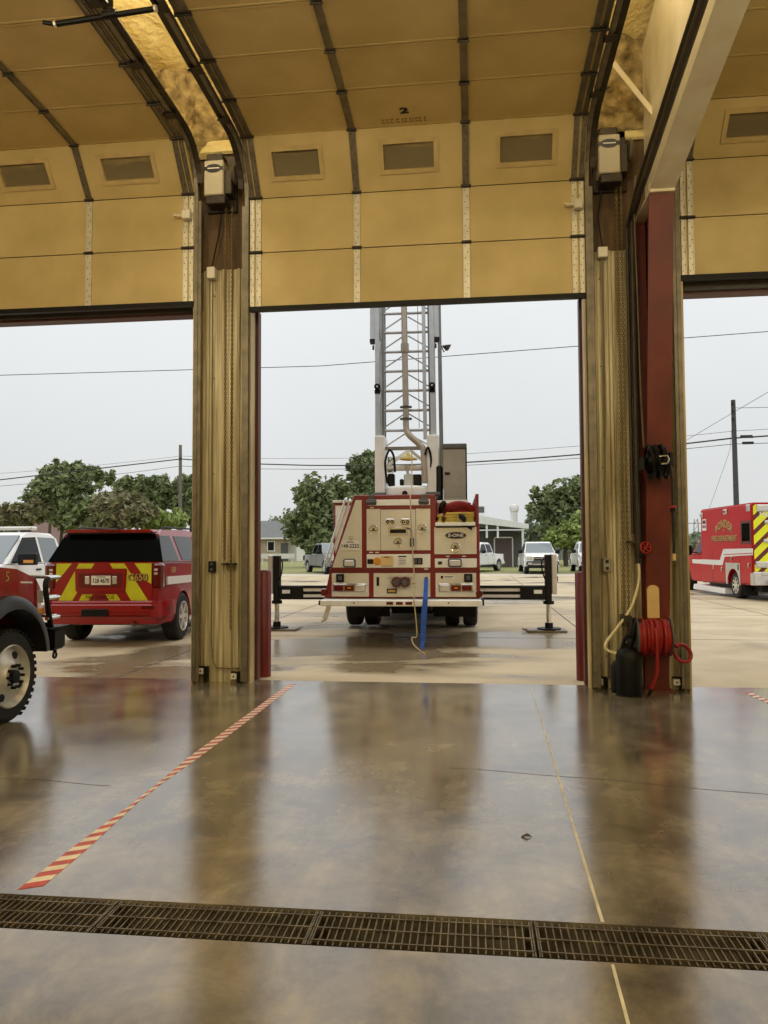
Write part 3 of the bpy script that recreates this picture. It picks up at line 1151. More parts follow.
t = thing('foam_canister', 'black plastic canister standing by the hose reel', 'canister', (1.60, 8.42, 0))
mb = MB('black')
mb.lathe([(0.0, 0.125), (0.02, 0.135), (0.40, 0.13), (0.46, 0.115), (0.50, 0.07), (0.505, 0.05)], (0, 0, 0), (0, 0, 1), 24)
mb.lathe([(0.02, 0.075), (0.30, 0.075), (0.35, 0.04)], (-0.10, 0.05, 0), (0, 0, 1), 14)
mb.build('body', t)
mb = MB('black')
mb.cyl((0, 0, 0.5), (0, 0, 0.54), 0.05, n=14)
mb.tube(spline([(0.02, 0, 0.53), (0.06, 0, 0.66), (0.10, -0.02, 0.76), (0.16, 0, 0.74), (0.18, 0.0, 0.64)], 5), 0.035, 8)
mb.tube(spline([(-0.07, 0, 0.48), (-0.02, -0.03, 0.62), (0.07, -0.02, 0.6)], 5), 0.02, 6)
mb.build('handle', t)

t = thing('cord_reel', 'black electric cord wound on a reel on the red column', 'cord reel', (1.885, 8.22, 2.44))
mb = MB('black')
for k in range(7):
    x = -0.07 + 0.025 * k
    mb.torus((x, 0.0, 0.01 * math.sin(k * 2)), (1, 0.1 * math.sin(k * 1.7), 0.12 * math.cos(k * 2.1)), 0.155 + 0.02 * math.cos(k * 1.9), 0.017, 22, 6)
mb.lathe([(-0.1, 0.09), (0.1, 0.09)], (0, 0, 0), (1, 0, 0), 16)
mb.build('cord', t)
mb = MB('black')
mb.box(-0.16, -0.13, -0.06, 0.14, -0.09, 0.05, 0.006).box(0.11, 0.15, -0.07, 0.12, -0.05, 0.09, 0.006).box(-0.16, 0.13, 0.10, 0.15, -0.05, 0.05, 0.006)
mb.build('bracket', t)
mb = MB('chrome')
mb.tube([(-0.02, -0.195, 0.035), (0.06, -0.195, 0.04), (0.075, -0.195, 0.0), (0.06, -0.195, -0.035), (0.0, -0.195, -0.04)], 0.010, 8)
mb.build('cord_clamp', t)
mb = MB('black')
mb.tube([(0.10, -0.14, -0.03), (0.115, -0.14, -0.2), (0.115, -0.14, -0.55), (0.12, -0.14, -0.95)], 0.011, 6)
mb.lathe([(0, 0.01), (0.01, 0.03), (0.03, 0.03), (0.04, 0.01)], (0.115, -0.14, -0.53), (0, 0, 1), 10)
mb.build('hanging_cord', t)
MB('valve_red').lathe([(0, 0.012), (0.01, 0.036), (0.03, 0.036), (0.04, 0.012)], (0.115, -0.14, -0.50), (0, 0, 1), 10).build('collar', t)
MB('kraft_board').cyl((0.12, -0.14, -0.95), (0.12, -0.14, -1.02), 0.018, n=8).build('stopper', t)

# pipe tee hanging in front of the doors
t = thing('hanging_pipe_tee', 'dark pipe tee hanging between the left and middle doors', 'pipe', (-3.02, 6.0, 6.09))
MB('black').cyl((0, 0, 0), (0.0, 0.03, 1.75), 0.024, n=10).build('drop_rod', t)
MB('black').cyl((-0.50, 0, -0.045), (0.40, 0, 0.012), 0.024, n=10).cyl((-0.06, 0, -0.006), (0.06, 0, 0.002), 0.036, n=10).sphere((0, 0, 0.02), 0.042, 10).cyl((-0.60, 0, -0.02), (-0.50, 0, -0.045), 0.018, n=8).build('cross_bar', t)
mb = MB('galv')
mb.lathe([(0, 0.03), (0.02, 0.03)], (-0.50, 0, -0.045), (1, 0, 0.06), 10)
mb.lathe([(0, 0.03), (0.02, 0.03)], (0.39, 0, 0.011), (1, 0, 0.06), 10)
mb.build('end_ring', t)

# ------------------------------------------------------------------ floor things: hazard tape and grates
def hazard_tape(path, label, pitch=0.125):
    mb = MB('tape_white', 'tape_red')
    P = [V((x, y, 0)) for (x, y, w) in path]
    W = [w for (x, y, w) in path]
    seg = [(P[i + 1] - P[i]).length for i in range(len(P) - 1)]
    tot = sum(seg)

    def pos(d):
        d = max(0, min(tot - 1e-6, d))
        i = 0
        while d > seg[i]:
            d -= seg[i]
            i += 1
        f = d / seg[i]
        tdir = (P[i + 1] - P[i]).normalized()
        return P[i].lerp(P[i + 1], f), W[i] * (1 - f) + W[i + 1] * f, V((tdir.y, -tdir.x, 0))
    d = 0.0
    k = 0
    while d < tot - pitch * 0.75:
        q = []
        for (dd, sgn) in ((d, -1), (d + pitch / 2, -1), (d + pitch / 2 + 0.05, 1), (d + 0.05, 1)):
            p, w, nn = pos(dd)
            q.append(p + nn * (sgn * w / 2))
        mb.m('tape_white' if k % 2 else 'tape_red')
        mb.plate([(v.x, v.y, 0.0) for v in q], (0, 0, 1), 0.0022)
        d += pitch / 2
        k += 1
    return tag(mb.build('hazard_tape', flat=True), label, 'tape', 'red and white floor tapes')


hazard_tape([(-2.10, 8.75, 0.085), (-2.10, 6.6, 0.085), (-2.105, 5.6, 0.08), (-2.10, 5.0, 0.028), (-2.09, 4.6, 0.022), (-2.08, 4.3, 0.05), (-2.065, 3.9, 0.085), (-2.05, 3.345, 0.10)], 'red and white striped tape on the floor from the left pier to the grate')
hazard_tape([(2.87, 8.70, 0.08), (2.93, 7.9, 0.08), (2.98, 6.9, 0.08)], 'short red and white striped tape in the right bay')

GX = [-3.39, -2.48, -1.575, -0.675, 0.23, 1.13, 2.03]
GL = ['steel drain grate at the far left of the trench row', 'steel drain grate below the end of the striped tape', 'steel drain grate just right of the striped tape end',
      'steel drain grate in the middle of the row', 'steel drain grate crossed by the pale floor joint', 'steel drain grate second from the right end of the trench row', 'steel drain grate at the right end of the trench row']
proto = None
for i in range(7):
    if proto is None:
        mb = MB('grate')
        w = 0.895
        n = 30
        for k in range(n):
            x = 0.012 + k * (w - 0.024) / (n - 1)
            mb.box(x - 0.0028, x + 0.0028, 0.008, 0.282, -0.014, -0.002)
        for yy in (0.045, 0.145, 0.245):
            mb.box(0, w, yy - 0.004, yy + 0.004, -0.012, 0.0)
        for x in (0.003, w - 0.003):
            mb.box(x - 0.003, x + 0.003, 0.004, 0.286, -0.04, 0.0)
        # short legs keep it level on the trench ledge
        for x in (0.02, w - 0.02):
            for yy in (0.02, 0.27):
                mb.box(x - 0.01, x + 0.01, yy - 0.01, yy + 0.01, -0.17, -0.02)
        proto = mb.build('trench_grate', None, (GX[0], 3.05, 0), flat=True)
        o = proto
    else:
        o = proto.copy()
        COL.objects.link(o)
        o.location = (GX[i], 3.05, 0)
    tag(o, GL[i], 'drain grate', 'steel grates over the floor trench')

# bollards outside the doors
def bollard(x, y, h, label):
    mb = MB('bollard_red')
    mb.lathe([(0, 0.092), (h - 0.03, 0.092), (h - 0.005, 0.075), (h, 0.03)], (0, 0, -0.012), (0, 0, 1), 24)
    tag(mb.build('bollard', None, (x, y, 0)), label, 'bollard', 'red bollards outside the bay piers')


bollard(-2.60, 9.32, 1.31, 'red steel bollard outside the left pier')
bollard(1.275, 9.40, 1.28, 'red steel bollard outside the right pier')

mb = MB('bark')
mb.raw([(-0.03, -0.012, 0.001), (0.0, -0.02, 0.012), (0.035, -0.004, 0.002), (0.01, 0.02, 0.014), (-0.02, 0.014, 0.004), (0.0, 0.0, 0.02)], [(0, 1, 5), (1, 2, 5), (2, 3, 5), (3, 4, 5), (4, 0, 5), (4, 3, 2, 1, 0)])
tag(mb.build('dry_leaf', None, (0.26, 4.28, 0.0), flat=True), 'small dark curled leaf lying on the wet floor left of the joint', 'leaf')
# ================================================================== VEHICLES
def hw_fn(W, zb, taper, y0, y1, rnd=0.07, rl=0.35):
    def f(y, z):
        h = W / 2 - max(0.0, z - zb) * taper
        e = min(y - y0, y1 - y)
        if e < rl:
            h -= rnd * (1 - max(e, 0) / rl) ** 2
        return h
    return f


def arch_profile(top, zbot, y0, y1, arches):
    """closed side outline: given top run from rear to front, then the sill back with wheel arches cut in"""
    out = list(top)
    out.append((y1, zbot))
    for (yc, zc, R) in sorted(arches, reverse=True):
        a0 = math.asin(max(-1, min(1, (zbot - zc) / R)))
        n = 10
        for k in range(n + 1):
            a = a0 + (PI - 2 * a0) * k / n
            out.append((yc + R * math.cos(a), zc + R * math.sin(a)))
    out.append((y0, zbot))
    return out


def shell(mb, prof, hw, bev=0.03):
    b2 = bmesh.new()
    Lv = [b2.verts.new((-hw(y, z), y, z)) for (y, z) in prof]
    Rv = [b2.verts.new((hw(y, z), y, z)) for (y, z) in prof]
    b2.faces.new(Lv)
    b2.faces.new(Rv[::-1])
    n = len(prof)
    for i in range(n):
        j = (i + 1) % n
        b2.faces.new([Lv[j], Lv[i], Rv[i], Rv[j]])
    if bev:
        es = [e for e in b2.edges if (e.verts[0].co.x > 0) == (e.verts[1].co.x > 0)]
        bmesh.ops.bevel(b2, geom=es, offset=bev, segments=3, affect='EDGES', clamp_overlap=True)
    bmesh.ops.triangulate(b2, faces=[f for f in b2.faces if len(f.verts) > 6])
    mb._join(b2)


def side_panel(mb, poly, hw, sides=(-1, 1), t=0.008, inset=0.02):
    for s in sides:
        A = [V((s * (hw(y, z) + t), y, z)) for (y, z) in poly]
        B_ = [V((s * (hw(y, z) - inset), y, z)) for (y, z) in poly]
        n = len(poly)
        mb.raw(A + B_, [tuple(range(n)), tuple(range(n, 2 * n))[::-1]] + [(i, (i + 1) % n, n + (i + 1) % n, n + i) for i in range(n)])


def cross_panel(mb, a, b, ha, hb, out=0.008, thick=0.02, xo=0.0):
    """glass or lamp band running across the car between profile points a (low) and b (high)"""
    d = V((0, b[0] - a[0], b[1] - a[1])).normalized()
    nn = V((1, 0, 0)).cross(d)
    if out < 0:
        nn, out = -nn, -out
    q = [V((-ha + xo, a[0], a[1])), V((ha + xo, a[0], a[1])), V((hb + xo, b[0], b[1])), V((-hb + xo, b[0], b[1]))]
    mb.raw([p + nn * out for p in q] + [p - nn * thick for p in q], [(0, 1, 2, 3), (7, 6, 5, 4), (0, 4, 5, 1), (1, 5, 6, 2), (2, 6, 7, 3), (3, 7, 4, 0)])


def wheel(parent, x, y, R, w, side, rim='alu', spokes=6, dual=False, name='wheel'):
    """tyre with a separate rim; outer face towards 'side'"""
    s = side
    mb = MB('rubber')
    ri = R * 0.62
    prof = [(-w / 2, ri), (-w / 2, R * 0.9), (-w / 2 + w * 0.12, R * 0.985), (-w * 0.2, R), (w * 0.2, R), (w / 2 - w * 0.12, R * 0.985), (w / 2, R * 0.9), (w / 2, ri)]
    mb.lathe(prof, (x, y, R), (1, 0, 0), 32, closed=True)
    o = mb.build(name, parent)
    mb = MB(rim)
    f = x + s * w / 2
    mb.lathe([(-0.06 * s, ri * 1.01), (0.008 * s, ri * 1.02), (0.012 * s, ri * 0.93), (-0.05 * s, ri * 0.88)], (f, y, R), (1, 0, 0), 28, closed=True)
    mb.lathe([(-0.03 * s, ri * 0.30), (0.0, ri * 0.26), (0.004 * s, 0.01)], (f, y, R), (1, 0, 0), 16)
    mb.m('grey_plastic' if rim == 'alu' else rim).lathe([(-0.06 * s, ri * 0.99), (-0.055 * s, 0.01)], (f, y, R), (1, 0, 0), 24)
    mb.m(rim)
    for k in range(spokes):
        a = 2 * PI * k / spokes
        c = V((f - s * 0.02, y + math.cos(a) * ri * 0.55, R + math.sin(a) * ri * 0.55))
        mb.bar(V((f - s * 0.015, y, R)) + V((0, math.cos(a), math.sin(a))) * ri * 0.2, V((f - s * 0.01, y, R)) + V((0, math.cos(a), math.sin(a))) * ri * 0.9, ri * 0.26, 0.03, up=(1, 0, 0))
    mb.m('black')
    for k in range(spokes):
        a = 2 * PI * (k + 0.5) / spokes
        c = V((f - s * 0.038, y + math.cos(a) * ri * 0.62, R + math.sin(a) * ri * 0.62))
        mb.cyl(c, c + V((s * 0.008, 0, 0)), ri * 0.15, n=10)
    mb.build('rim', o)
    return o


# ------------------------------------------------------------------ the ladder truck
FT = thing('ladder_truck', 'red fire engine seen from behind, ladder raised and jacks out, on the apron', 'fire truck', (-1.17, 12.3, 0), math.radians(1.2))


def fx(u):
    return (u - 391.3) * 0.003787


def fz(v):
    return 2.831 - 0.0038 * v


def frect(mb, u0, v0, u1, v1, ya, yb, bev=0.0):
    return mb.box(fx(u0), fx(u1), ya, yb, fz(v1), fz(v0), bev)


mb = MB('engine_red')
mb.prism([(fx(u), fz(v)) for (u, v) in ((60, 546), (84, 430), (188, 108), (536, 108), (536, 240), (722, 240), (722, 546))], 'y', 0.04, 1.0, 0.012, 1)
frect(mb, 58, 118, 530, 546, 1.0, 7.0, 0.02)
frect(mb, 530, 240, 722, 546, 1.0, 7.0, 0.02)
frect(mb, 706, 108, 720, 242, 0.06, 6.5, 0.01)
frect(mb, 530, 125, 540, 242, 0.5, 6.5, 0.01)
mb.m('dark_red')
frect(mb, 84, 424, 722, 436, 0.03, 0.06)
body = mb.build('body', FT)
# cab far in front
mb = MB('engine_red')
mb.box(-1.24, 1.24, 7.2, 9.9, 0.55, 2.78, 0.08, 3)
mb.build('cab', FT)
mb = MB('glass_dark')
mb.box(-1.1, 1.1, 9.9, 9.92, 1.5, 2.5, 0.01)
for s in (-1, 1):
    mb.box(s * 1.245 - 0.006, s * 1.245 + 0.006, 8.6, 9.6, 1.5, 2.45)
    mb.box(s * 1.245 - 0.006, s * 1.245 + 0.006, 7.4, 8.4, 1.5, 2.45)
mb.build('cab_window', FT)


def panel(pts, y, nm='tread_panel', mt='diamond_plate'):
    q = MB(mt)
    q.prism([(fx(u), fz(v)) for (u, v) in pts], 'y', y - 0.012, y + 0.03, 0.004, 1)
    return q.build(nm, FT, flat=True)


def R4(u0, v0, u1, v1):
    return [(u0, v1), (u1, v1), (u1, v0), (u0, v0)]


panel([(94, 417), (222, 417), (222, 130), (196, 130)], 0.04)
panel(R4(248, 129, 515, 154), 0.04, mt='alu_cream')
panel(R4(243, 169, 302, 345), 0.04)
panel(R4(304, 172, 452, 345), 0.04, 'centre_door')
panel(R4(454, 169, 515, 345), 0.04)
panel(R4(243, 361, 514, 418), 0.04, mt='alu_cream')
panel(R4(531, 248, 709, 362), 0.04)
panel(R4(533, 380, 709, 418), 0.04, mt='alu_cream')
panel(R4(92, 441, 252, 540), 0.04)
panel(R4(272, 441, 513, 541), 0.04)
panel(R4(535, 441, 706, 541), 0.04)
# silver side box with red edges seen past the slant
mb = MB('alu_cream')
frect(mb, 68, 138, 180, 420, 0.985, 1.0)
mb.build('side_panel', FT)
mb = MB('alu')
frect(mb, 56, 114, 182, 126, 0.95, 1.02, 0.005)
mb.build('top_rail', FT)
# tailboard
mb = MB('alu_cream')
frect(mb, 56, 549, 728, 575, -0.28, 0.3, 0.012)
mb.m('black')
frect(mb, 48, 552, 62, 572, -0.25, 0.1, 0.01)
frect(mb, 724, 545, 736, 572, -0.25, 0.1, 0.01)
mb.m('grey_plastic')
for u in (198, 590):
    frect(mb, u - 3, 558, u + 3, 564, -0.284, -0.27)
tb = mb.build('tailboard', FT)
for u in (348, 388, 427):
    mb = MB('lens_red')
    frect(mb, u - 14, 556, u + 14, 568, -0.292, -0.278, 0.004)
    mb.build('marker_light', tb)
# chrome hand rails along the slant
for (ua, va, ub, vb) in ((160, 122, 74, 400), (178, 128, 92, 400)):
    mb = MB('chrome')
    mb.tube([(fx(ua) - 0.02, 0.05, fz(va)), (fx(ua) - 0.02, -0.05, fz(va) - 0.02), (fx(ub) - 0.03, -0.05, fz(vb)), (fx(ub) - 0.03, 0.05, fz(vb) - 0.01)], 0.018, 8)
    mb.build('hand_rail', FT)
# folding step under the tailboard
mb = MB('alu')
mb.bar((fx(90), -0.2, fz(575)), (fx(72), -0.22, fz(632)), 0.07, 0.03, up=(0, 1, 0)).bar((fx(78), -0.24, fz(632)), (fx(60), -0.24, fz(640)), 0.05, 0.03)
mb.build('folding_step', FT)
# latches
for (u, v) in ((273, 257), (480, 255), (377, 312), (620, 333)):
    mb = MB('chrome')
    c = V((fx(u), 0.022, fz(v)))
    mb.torus(c, (0, 1, 0), 0.07, 0.012, 22, 6)
    mb.lathe([(0, 0.066), (0.006, 0.066)], c + V((0, -0.002, 0)), (0, 1, 0), 20)
    mb.m('grey_plastic').lathe([(0, 0.02), (0.012, 0.024)], c + V((0, -0.012, 0.008)), (0, 1, 0), 12)
    mb.m('grey_plastic').box(c.x - 0.055, c.x + 0.055, c.y - 0.008, c.y, c.z - 0.022, c.z - 0.008)
    mb.build('ring_latch', FT)
# twin floodlight sockets
for u in (344, 410):
    mb = MB('chrome')
    frect(mb, u - 20, 210, u + 20, 236, 0.005, 0.03, 0.02)
    mb.m('black')
    for d in (-9, 9):
        mb.lathe([(0, 0.028), (0.01, 0.03)], (fx(u + d), -0.002, fz(224)), (0, 1, 0), 14)
    mb.m('chrome')
    for d in (-9, 9):
        mb.lathe([(0, 0.012), (0.006, 0.014)], (fx(u + d), -0.006, fz(224)), (0, 1, 0), 10)
    mb.build('twin_outlet', FT)
mb = MB('chrome')
frect(mb, 336, 248, 424, 280, 0.012, 0.03, 0.006)
mb.m('black')
frect(mb, 344, 256, 412, 272, 0.008, 0.02)
mb.build('slot_pull', FT)
mb = MB('black').tube([(fx(415), 0.0, fz(252)), (fx(434), -0.01, fz(256)), (fx(436), -0.01, fz(295))], 0.012, 6)
mb.m('grey_plastic').box(fx(428), fx(446), -0.02, 0.015, fz(330), fz(293), 0.01)
mb.build('hanging_pendant', FT)
# plate
mb = MB('white_mark')
frect(mb, 134, 303, 210, 342, 0.012, 0.024, 0.003)
mb.m('letter_black').text('148-2223', 0.085, (fx(172), 0.0115, fz(326)), (1, 0, 0), (0, 0, 1), 0.001, squeeze=0.9, bold=0.002)
frect(mb, 158, 307, 188, 310, 0.0105, 0.012)
mb.build('licence_plate', FT)
mb = MB('chrome').lathe([(0, 0.018), (0.02, 0.03), (0.05, 0.034)], (fx(177), -0.03, fz(288)), (0, 1, -0.3), 12)
mb.build('plate_lamp', FT)
# warning lights
for (u0, u1) in ((143, 197), (588, 646)):
    mb = MB('grey_plastic')
    frect(mb, u0, 380, u1, 416, -0.03, 0.03, 0.02)
    mb.m('alu')
    frect(mb, u0 + 6, 386, u1 - 6, 410, -0.05, -0.02, 0.02)
    mb.build('warning_light', FT)
# control strip fittings
mb = MB('black')
frect(mb, 246, 381, 272, 402, 0.01, 0.03, 0.004)
mb.m('letter_black')
frect(mb, 546, 392, 563, 404, 0.01, 0.03, 0.003)
mb.build('socket', FT)
mb = MB('lens_amber').lathe([(0, 0.062), (0.03, 0.06), (0.04, 0.04)], (fx(288), 0.0, fz(391)), (0, 1, 0), 18)
mb.build('amber_cap', FT)
mb = MB('kraft_board')
frect(mb, 306, 367, 355, 410, -0.03, 0.03, 0.006)
mb.m('letter_grey')
frect(mb, 320, 371, 341, 375, -0.032, -0.03)
mb.build('instruction_box', FT)
mb = MB('white_mark')
frect(mb, 375, 366, 416, 410, 0.018, 0.03)
mb.m('letter_black')
frect(mb, 378, 368, 413, 373, 0.016, 0.019)
mb.m('letter_grey')
for k in range(4):
    frect(mb, 382, 380 + k * 7, 409, 382 + k * 7, 0.016, 0.019)
mb.build('notice_plate', FT)
mb = MB('black')
frect(mb, 441, 377, 481, 404, -0.005, 0.03, 0.005)
mb.m('grey_plastic')
frect(mb, 446, 381, 458, 400, -0.01, 0.0)
frect(mb, 464, 381, 476, 400, -0.01, 0.0)
mb.build('switch_box', FT)
# square lights and lamp clusters
for (u0, u1) in ((112, 146), (655, 690)):
    mb = MB('black')
    frect(mb, u0, 444, u1, 479, 0.0, 0.03, 0.01)
    mb.m('grey_plastic')
    frect(mb, u0 + 9, 452, u1 - 9, 470, -0.006, 0.005, 0.004)
    mb.build('square_light', FT)
for (u0, order) in ((97, ('lens_red', 'lens_red', 'lens_clear')), (548, ('lens_clear', 'lens_red', 'lens_red'))):
    mb = MB('chrome')
    frect(mb, u0, 485, u0 + 146, 522, -0.01, 0.03, 0.01)
    o = mb.build('lamp_cluster', FT)
    for k, l in enumerate(order):
        mb = MB(l)
        frect(mb, u0 + 6 + k * 46, 491, u0 + 47 + k * 46, 516, -0.03, 0.0, 0.008)
        if l == 'lens_red':
            mb.m('lens_amber')
            if k == 1:
                frect(mb, u0 + 20 + k * 46, 500, u0 + 34 + k * 46, 505, -0.034, -0.03)
        mb.build('lens', o)
# intakes
mat('intake_red', (92, 34, 34), 0.5, var=0.2)
mb = MB('alu')
frect(mb, 332, 449, 432, 458, -0.01, 0.03)
for u in (334, 430):
    mb.lathe([(0, 0.02), (0.02, 0.02)], (fx(u), -0.02, fz(455)), (0, 1, 0), 8)
mb.m('intake_red')
for u in (372, 408):
    mb.lathe([(0, 0.075), (0.03, 0.085), (0.12, 0.085), (0.14, 0.07)], (fx(u), -0.12, fz(478)), (0, 1, 0), 20)
mb.m('grey_plastic')
for u in (372, 408):
    mb.lathe([(0, 0.045), (0.02, 0.05)], (fx(u), -0.135, fz(478)), (0, 1, 0), 14)
    for s in (-1, 1):
        mb.box(fx(u) + s * 0.07 - 0.015, fx(u) + s * 0.07 + 0.015, -0.14, -0.04, fz(478) - 0.015, fz(478) + 0.015)
mb.build('intake_caps', FT)
mb = MB('black')
frect(mb, 285, 457, 296, 495, 0.015, 0.03, 0.004)
frect(mb, 491, 457, 501, 495, 0.015, 0.03, 0.004)
frect(mb, 329, 506, 371, 526, 0.012, 0.03, 0.003)
mb.m('gold')
frect(mb, 334, 511, 366, 521, 0.010, 0.014)
mb.build('tow_slot', FT)
mb = MB('white_mark')
frect(mb, 554, 450, 616, 466, 0.022, 0.03)
mb.m('lens_red')
frect(mb, 557, 452, 568, 464, 0.02, 0.023)
mb.m('letter_grey')
frect(mb, 573, 454, 611, 457, 0.02, 0.023)
frect(mb, 573, 460, 604, 462, 0.02, 0.023)
mb.build('sticker', FT)
# hinges
for u in (265, 488):
    mb = MB('grey_plastic')
    frect(mb, u - 20, 127, u + 20, 152, 0.0, 0.03, 0.01)
    frect(mb, u - 12, 108, u + 12, 130, 0.01, 0.03, 0.006)
    mb.cyl((fx(u - 22), 0.0, fz(140)), (fx(u + 22), 0.0, fz(140)), 0.025, n=10)
    mb.build('hinge', FT)
mb = MB('white_mark')
for (u, v) in ((266, 163), (262, 353), (288, 353), (588, 371), (656, 371), (496, 424)):
    frect(mb, u - 8, v - 2, u + 8, v + 2, 0.026, 0.042)
mb.build('latch_marks', FT)
mb = MB('lens_red')
mb.lathe([(0, 0.055), (0.05, 0.06), (0.07, 0.04)], (fx(66) - 0.02, -0.03, fz(522)), (0, 1, 0), 14)
mb.lathe([(0, 0.055), (0.05, 0.06), (0.07, 0.04)], (fx(715) + 0.01, -0.03, fz(527)), (0, 1, 0), 14)
mb.m('white_mark')
mb.box(fx(50), fx(54), -0.02, 0.05, fz(540), fz(505))
mb.build('corner_marker', FT)
# maker's oval badge
mb = MB('chrome')
c = (fx(622), fz(283))
ov = [(c[0] + 0.175 * math.cos(a), c[1] + 0.063 * math.sin(a)) for a in [k * PI / 18 for k in range(36)]]
mb.prism(ov, 'y', 0.018, 0.03)
mb.m('badge')
ov = [(c[0] + 0.165 * math.cos(a), c[1] + 0.053 * math.sin(a)) for a in [k * PI / 18 for k in range(36)]]
mb.prism(ov, 'y', 0.014, 0.02)
mb.m('letter_white').text('E-ONE', 0.07, (c[0], 0.013, c[1]), (1, 0, 0), (0.18, 0, 1), 0.001, squeeze=1.2, bold=0.001)
mb.build('badge', FT)
# hose bed: shelf lip
mb = MB('alu_cream')
frect(mb, 536, 229, 704, 243, -0.02, 0.5, 0.006)
mb.m('black')
frect(mb, 540, 240, 700, 250, 0.0, 0.03)
mb.prism([(fx(655), fz(243)), (fx(690), fz(243)), (fx(690), fz(262))], 'y', -0.02, 0.02)
mb.build('bed_lip', FT)
# underbody
mb = MB('black')
for s in (-1, 1):
    mb.box(s * 0.42 - 0.05, s * 0.42 + 0.05, 0.2, 9.5, 0.55, 0.78)
mb.box(-0.9, 0.9, 3.2, 3.45, 0.42, 0.62, 0.03)
mb.sphere((0, 3.3, 0.52), 0.26, 14)
mb.box(-0.9, 0.9, 0.3, 1.2, 0.62, 0.78)
mb.box(-0.42, 0.42, 2.9, 7.0, 0.27, 0.76, 0.03)  # low box added to block light under the truck
mb.box(-1.2, 1.2, 4.3, 7.0, 0.27, 0.78, 0.03)  # wide pan added to darken the ground beneath
mb.build('chassis', FT)
for (u0, u1) in ((140, 315), (562, 710)):
    mb = MB('black')
    sg = -1 if u0 < 300 else 1
    mb.box(min(sg * 0.42, sg * 1.22), max(sg * 0.42, sg * 1.22), 2.62, 2.64, 0.23, 0.72)
    mb.build('mud_flap', FT)
for s in (-1, 1):
    for dx in (1.155, 0.80):
        wheel(FT, s * dx - 0.02, 3.3, 0.52, 0.28, s, 'steel_wheel', 8)
    wheel(FT, s * 1.05, 8.6, 0.52, 0.34, s, 'steel_wheel', 8)
# turntable
mb = MB('ladder_cream')
mb.lathe([(0, 0.40), (0.05, 0.42), (0.20, 0.40), (0.235, 0.36)], (0.03, 1.35, 2.41), (0, 0, 1), 32)
mb.m('black').lathe([(0, 0.05), (0.02, 0.05)], (0.0, 0.93, 2.50), (0, 1, 0), 14)
mb.m('grey_plastic')
mb.lathe([(0, 0.5), (0.03, 0.5)], (0.03, 1.35, 2.40), (0, 0, 1), 32)
tt = mb.build('turntable', FT)
LX = 0.03


def lz(v):
    return 3.49 + (140 - v / 4.267) * 0.0186


def lx(u):
    return LX + (u - 415) * 0.0042


for (ua, ub) in ((278, 320), (497, 548)):
    mb = MB('ladder_cream')
    mb.box(lx(ua), lx(ub), 1.15, 1.75, 2.46, 3.55, 0.015)
    mb.m('grey_plastic')
    cx = (lx(ua) + lx(ub)) / 2
    mb.box(cx - 0.10, cx + 0.10, 1.1, 1.75, 2.41, 2.48, 0.01)
    mb.cyl((lx(ua) - 0.02, 1.12, 2.50), (lx(ub) + 0.02, 1.12, 2.50), 0.04, n=10)
    mb.build('upright', FT)
mb = MB('ladder_cream')
mb.cyl((lx(320), 1.3, 2.98), (lx(500), 1.3, 2.98), 0.05, n=14)
mb.bar((lx(318), 1.28, 3.0), (lx(425), 1.28, 3.30), 0.06, 0.06)
mb.m('ladder_grey')
mb.bar((lx(425), 1.28, 3.30), (lx(495), 1.28, 3.05), 0.05, 0.05)
mb.m('ladder_dark').box(lx(320), lx(470), 1.25, 1.31, 3.30, 3.36)
mb.build('cross_member', FT)
mb = MB('hose_yellow').lathe([(0, 0.02), (0.02, 0.16), (0.05, 0.15), (0.07, 0.05), (0.13, 0.03)], (lx(420), 1.22, 3.10), (0, 0, 1), 20)
mb.build('monitor_cover', FT)
mb = MB('black')
mb.tube(spline([(lx(330), 1.2, 2.7), (lx(322), 1.15, 3.05), (lx(340), 1.12, 3.28), (lx(358), 1.15, 3.18), (lx(362), 1.2, 2.9)], 6), 0.02, 6)
mb.tube(spline([(lx(505), 1.2, 2.7), (lx(515), 1.15, 3.1), (lx(503), 1.12, 3.32), (lx(490), 1.15, 3.2)], 6), 0.02, 6)
for (xa, za, w, h) in ((lx(345), 2.66, 0.12, 0.22), (lx(455), 2.66, 0.16, 0.2), (lx(390), 2.66, 0.07, 0.12)):
    mb.box(xa - w / 2, xa + w / 2, 1.2, 1.4, za, za + h, 0.02)
mb.build('hydraulic_gear', FT)
mb = MB('ladder_grey').box(lx(400), lx(440), 1.15, 1.35, 2.64, 2.86, 0.02).cyl((lx(418), 1.2, 2.86), (lx(410), 1.2, 3.0), 0.025, n=8)
mb.build('pump_unit', FT)
# the ladder: leans a little away from the building
LEAN = math.radians(7.0)


def lp(x, w, z):
    """ladder frame: x across, w towards the building, z height"""
    return V((x - 0.012 * (z - 3.4), 1.42 + (z - 3.4) * math.tan(LEAN) - w, z))


def lbar(mb, x, w, d, za, zb, dw=0.0):
    return mb.bar(lp(x, dw, za), lp(x, dw, zb), w, d, up=(0, 1, 0))


